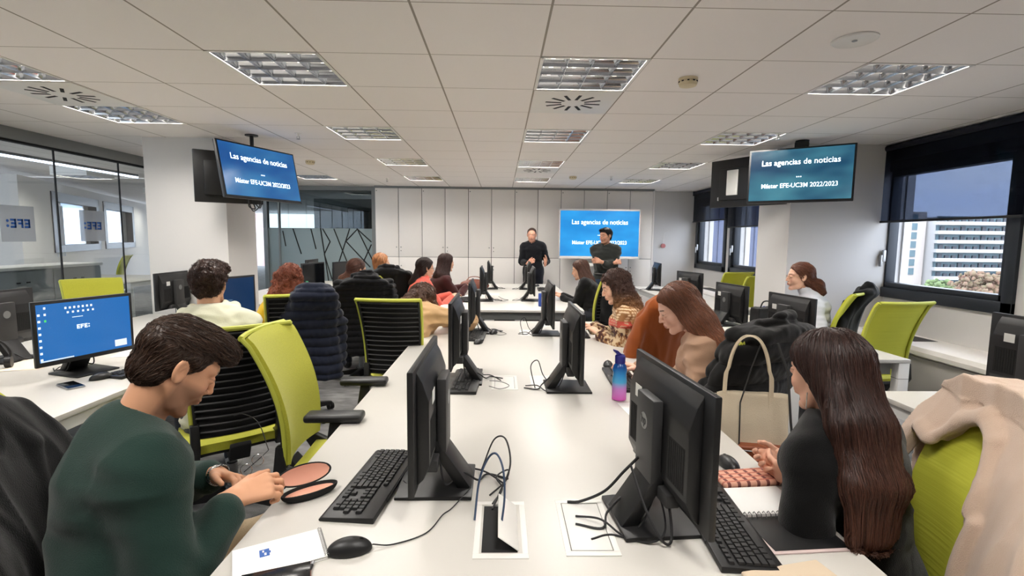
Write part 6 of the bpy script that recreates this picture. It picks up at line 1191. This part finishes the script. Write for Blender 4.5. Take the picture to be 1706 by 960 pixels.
t = thing('black_handbag', 'black handbag with a white ring handle on the left far desk', 'bag', (-2.25, 6.15, D), 20); V, Q = nets(lambda P: smax(ell(P, (0, 0, .07), (.20, .09, .12)), -P[:, 2], .01)-.008*vnoise(P, (14, 14, 14), 9), (-.26, -.14, -.02), (.26, .14, .24), .009); fast_mesh('bag_body', V, Q, M['black2'], t, (0, 0, 0)); MB().tube([(-.16+.05*math.cos(a), -.06, .16+.05*math.sin(a)) for a in np.linspace(0, 2*PI, 20)], .008, 6).out('handle', M['white'], t)
t = thing('blue_folder', 'blue folder with papers on the left desk before the woman in yellow', 'folder', (-2.06, 4.52, D), 20); MB().box(-.07, .07, -.11, .11, 0, .008, .001).out('cover', mat('bright_blue', (40, 110, 200), .5), t); MB().box(-.065, .068, -.106, .106, .008, .012).out('sheet', M['paper'], t, flat=True)
t = thing('headset', 'black headset lying at the left edge of the photo on the desk', 'headset', (-3.05, 2.98, D), 30); MB().tube(catenary([(-.09, 0, .03), (-.10, 0, .10), (-.05, 0, .17), (.05, 0, .17), (.10, 0, .10), (.09, 0, .03)]), .007, 8).out('headband', M['black'], t)
for sx in (-.09, .09): MB().cyl((sx-.015, 0, .035), (sx+.015, 0, .035), .034, seg=20).out('ear_cup', M['black'], t)
t = thing('eyeglasses', 'thin spectacles held by the man in green', 'glasses', (-.80, 1.43, .80)); b = MB()
b.tube(catenary([(.03, .03, .04), (.07, .06, .075), (.085, .075, .09)]), .0012, 6).tube(catenary([(.085, .075, .09), (.05, .09, .17), (.0, .10, .195), (-.03, .10, .19)]), .0014, 6); b.out('temple', M['dgrey'], t)
for k, c_ in enumerate(((.035, .035, .045), (.062, .052, .068))): MB().tube([(c_[0]+.016*math.cos(a), c_[1]+.004*math.cos(a), c_[2]+.018*math.sin(a)) for a in np.linspace(0, 2*PI, 18)], .0011, 6).out('rim', M['chrome'], t)
def cable(pts, r, m, lab): o = MB().tube(catenary(pts, 8), r, 6).out('cable', m); tag(o, lab, 'cable')
cable([(-.07, 1.36, D+.004), (-.06, 1.42, D+.09), (-.035, 1.43, D+.155), (-.01, 1.40, D+.185), (.010, 1.36, D+.16), (.015, 1.33, D+.09), (.006, 1.30, D+.02)], .0032, M['bluecord'], 'blue cable looping up out of the open hatch')
cable([(-.06, 1.62, D+.03), (-.02, 1.68, D+.11), (.02, 1.64, D+.13), (.035, 1.55, D+.08), (.0, 1.48, D+.02), (-.02, 1.42, D+.004)], .003, M['cord'], 'black cable arching behind the nearest left monitor')
cable([(-.03, 1.50, D+.004), (.02, 1.56, D+.02), (.03, 1.62, D+.03), (-.01, 1.60, D+.015), (.01, 1.53, D+.01), (-.02, 1.45, D+.004)], .0028, M['cord'], 'tangled black cables beside the open hatch')
cable([(-.330, 1.237, D+.012), (-.28, 1.25, D+.003), (-.20, 1.30, D+.003), (-.165, 1.39, D+.003), (-.14, 1.43, D+.003), (-.09, 1.52, D+.02)], .0018, M['cord'], 'thin mouse cable running under the nearest left monitor')
cable([(-.315, 1.58, D+.012), (-.29, 1.55, D+.006), (-.285, 1.50, D+.006), (-.27, 1.48, D+.012)], .0022, M['cord'], 'short keyboard cable behind the nearest keyboard')
cable([(.21, 1.46, D+.004), (.25, 1.45, D+.012), (.32, 1.44, D+.05), (.37, 1.42, D+.12), (.41, 1.41, D+.17)], .0042, M['cord'], 'thick black cable running from the closed hatch to the monitor arm')
cable([(.25, 1.27, D+.003), (.31, 1.29, D+.003), (.40, 1.25, D+.006), (.45, 1.27, D+.03), (.46, 1.36, D+.09)], .003, M['cord'], 'black cable lying over the closed hatch edge')
cable([(.38, 1.38, D+.16), (.40, 1.30, D+.08), (.43, 1.24, D+.02), (.46, 1.25, D+.01), (.47, 1.30, D+.07), (.47, 1.36, D+.10)], .0038, M['cord'], 'black video cable hanging below the nearest right monitor')
for y, nm in ((2.72, 'second'), (4.22, 'third')):
    cable([(.19, y-.08, D+.003), (.17, y, D+.10), (.21, y+.02, D+.13), (.24, y+.02, D+.05), (.28, y, D+.01), (.34, y-.03, D+.01)], .003, M['cord'], 'black cable loop rising beside the %s right monitor' % nm)
    cable([(-.06, y-.05, D+.003), (.0, y-.10, D+.003), (.05, y-.04, D+.003), (.0, y+.04, D+.003), (-.06, y+.03, D+.01)], .0022, M['greycord'], 'thin cable curl behind the %s left monitor' % nm)
cable([(-.08, 6.45, D+.003), (.02, 6.40, D+.003), (.10, 6.52, D+.003), (.04, 6.6, D+.003), (-.03, 6.9, D+.003)], .0035, M['greycord'], 'cable lying on the far desk behind its left monitor')
cable([(2.50, 2.2, D+.003), (2.42, 2.3, D+.05), (2.34, 2.34, D+.03), (2.26, 2.30, D+.003)], .004, M['cord'], 'black cable behind the beige coat on the right edge desk')
t = thing('adapter_box', 'small white device on the desk behind the beige coat', 'device', (2.50, 2.45, D), 0); MB().box(-.06, .06, -.03, .03, 0, .10, .008).out('device_body', M['white'], t); MB().box(-.03, .01, -.0305, -.030, .03, .05).out('sticker', M['label'], t, flat=True)
t = thing('floor_cable_spine', 'black ribbed cable guide hanging beside the right desk leg', 'cable guide', (2.10, 3.50, 0)); b = MB()
for k in range(34): z = .03+k*.02; b.cyl((.02*math.sin(z*3), 0, z), (.02*math.sin(z*3), 0, z+.012), .022, seg=10)
b.tube([(.02*math.sin(z*3), 0, z) for z in np.linspace(.02, .71, 14)], .012, 6); b.out('guide_link', M['black2'], t)
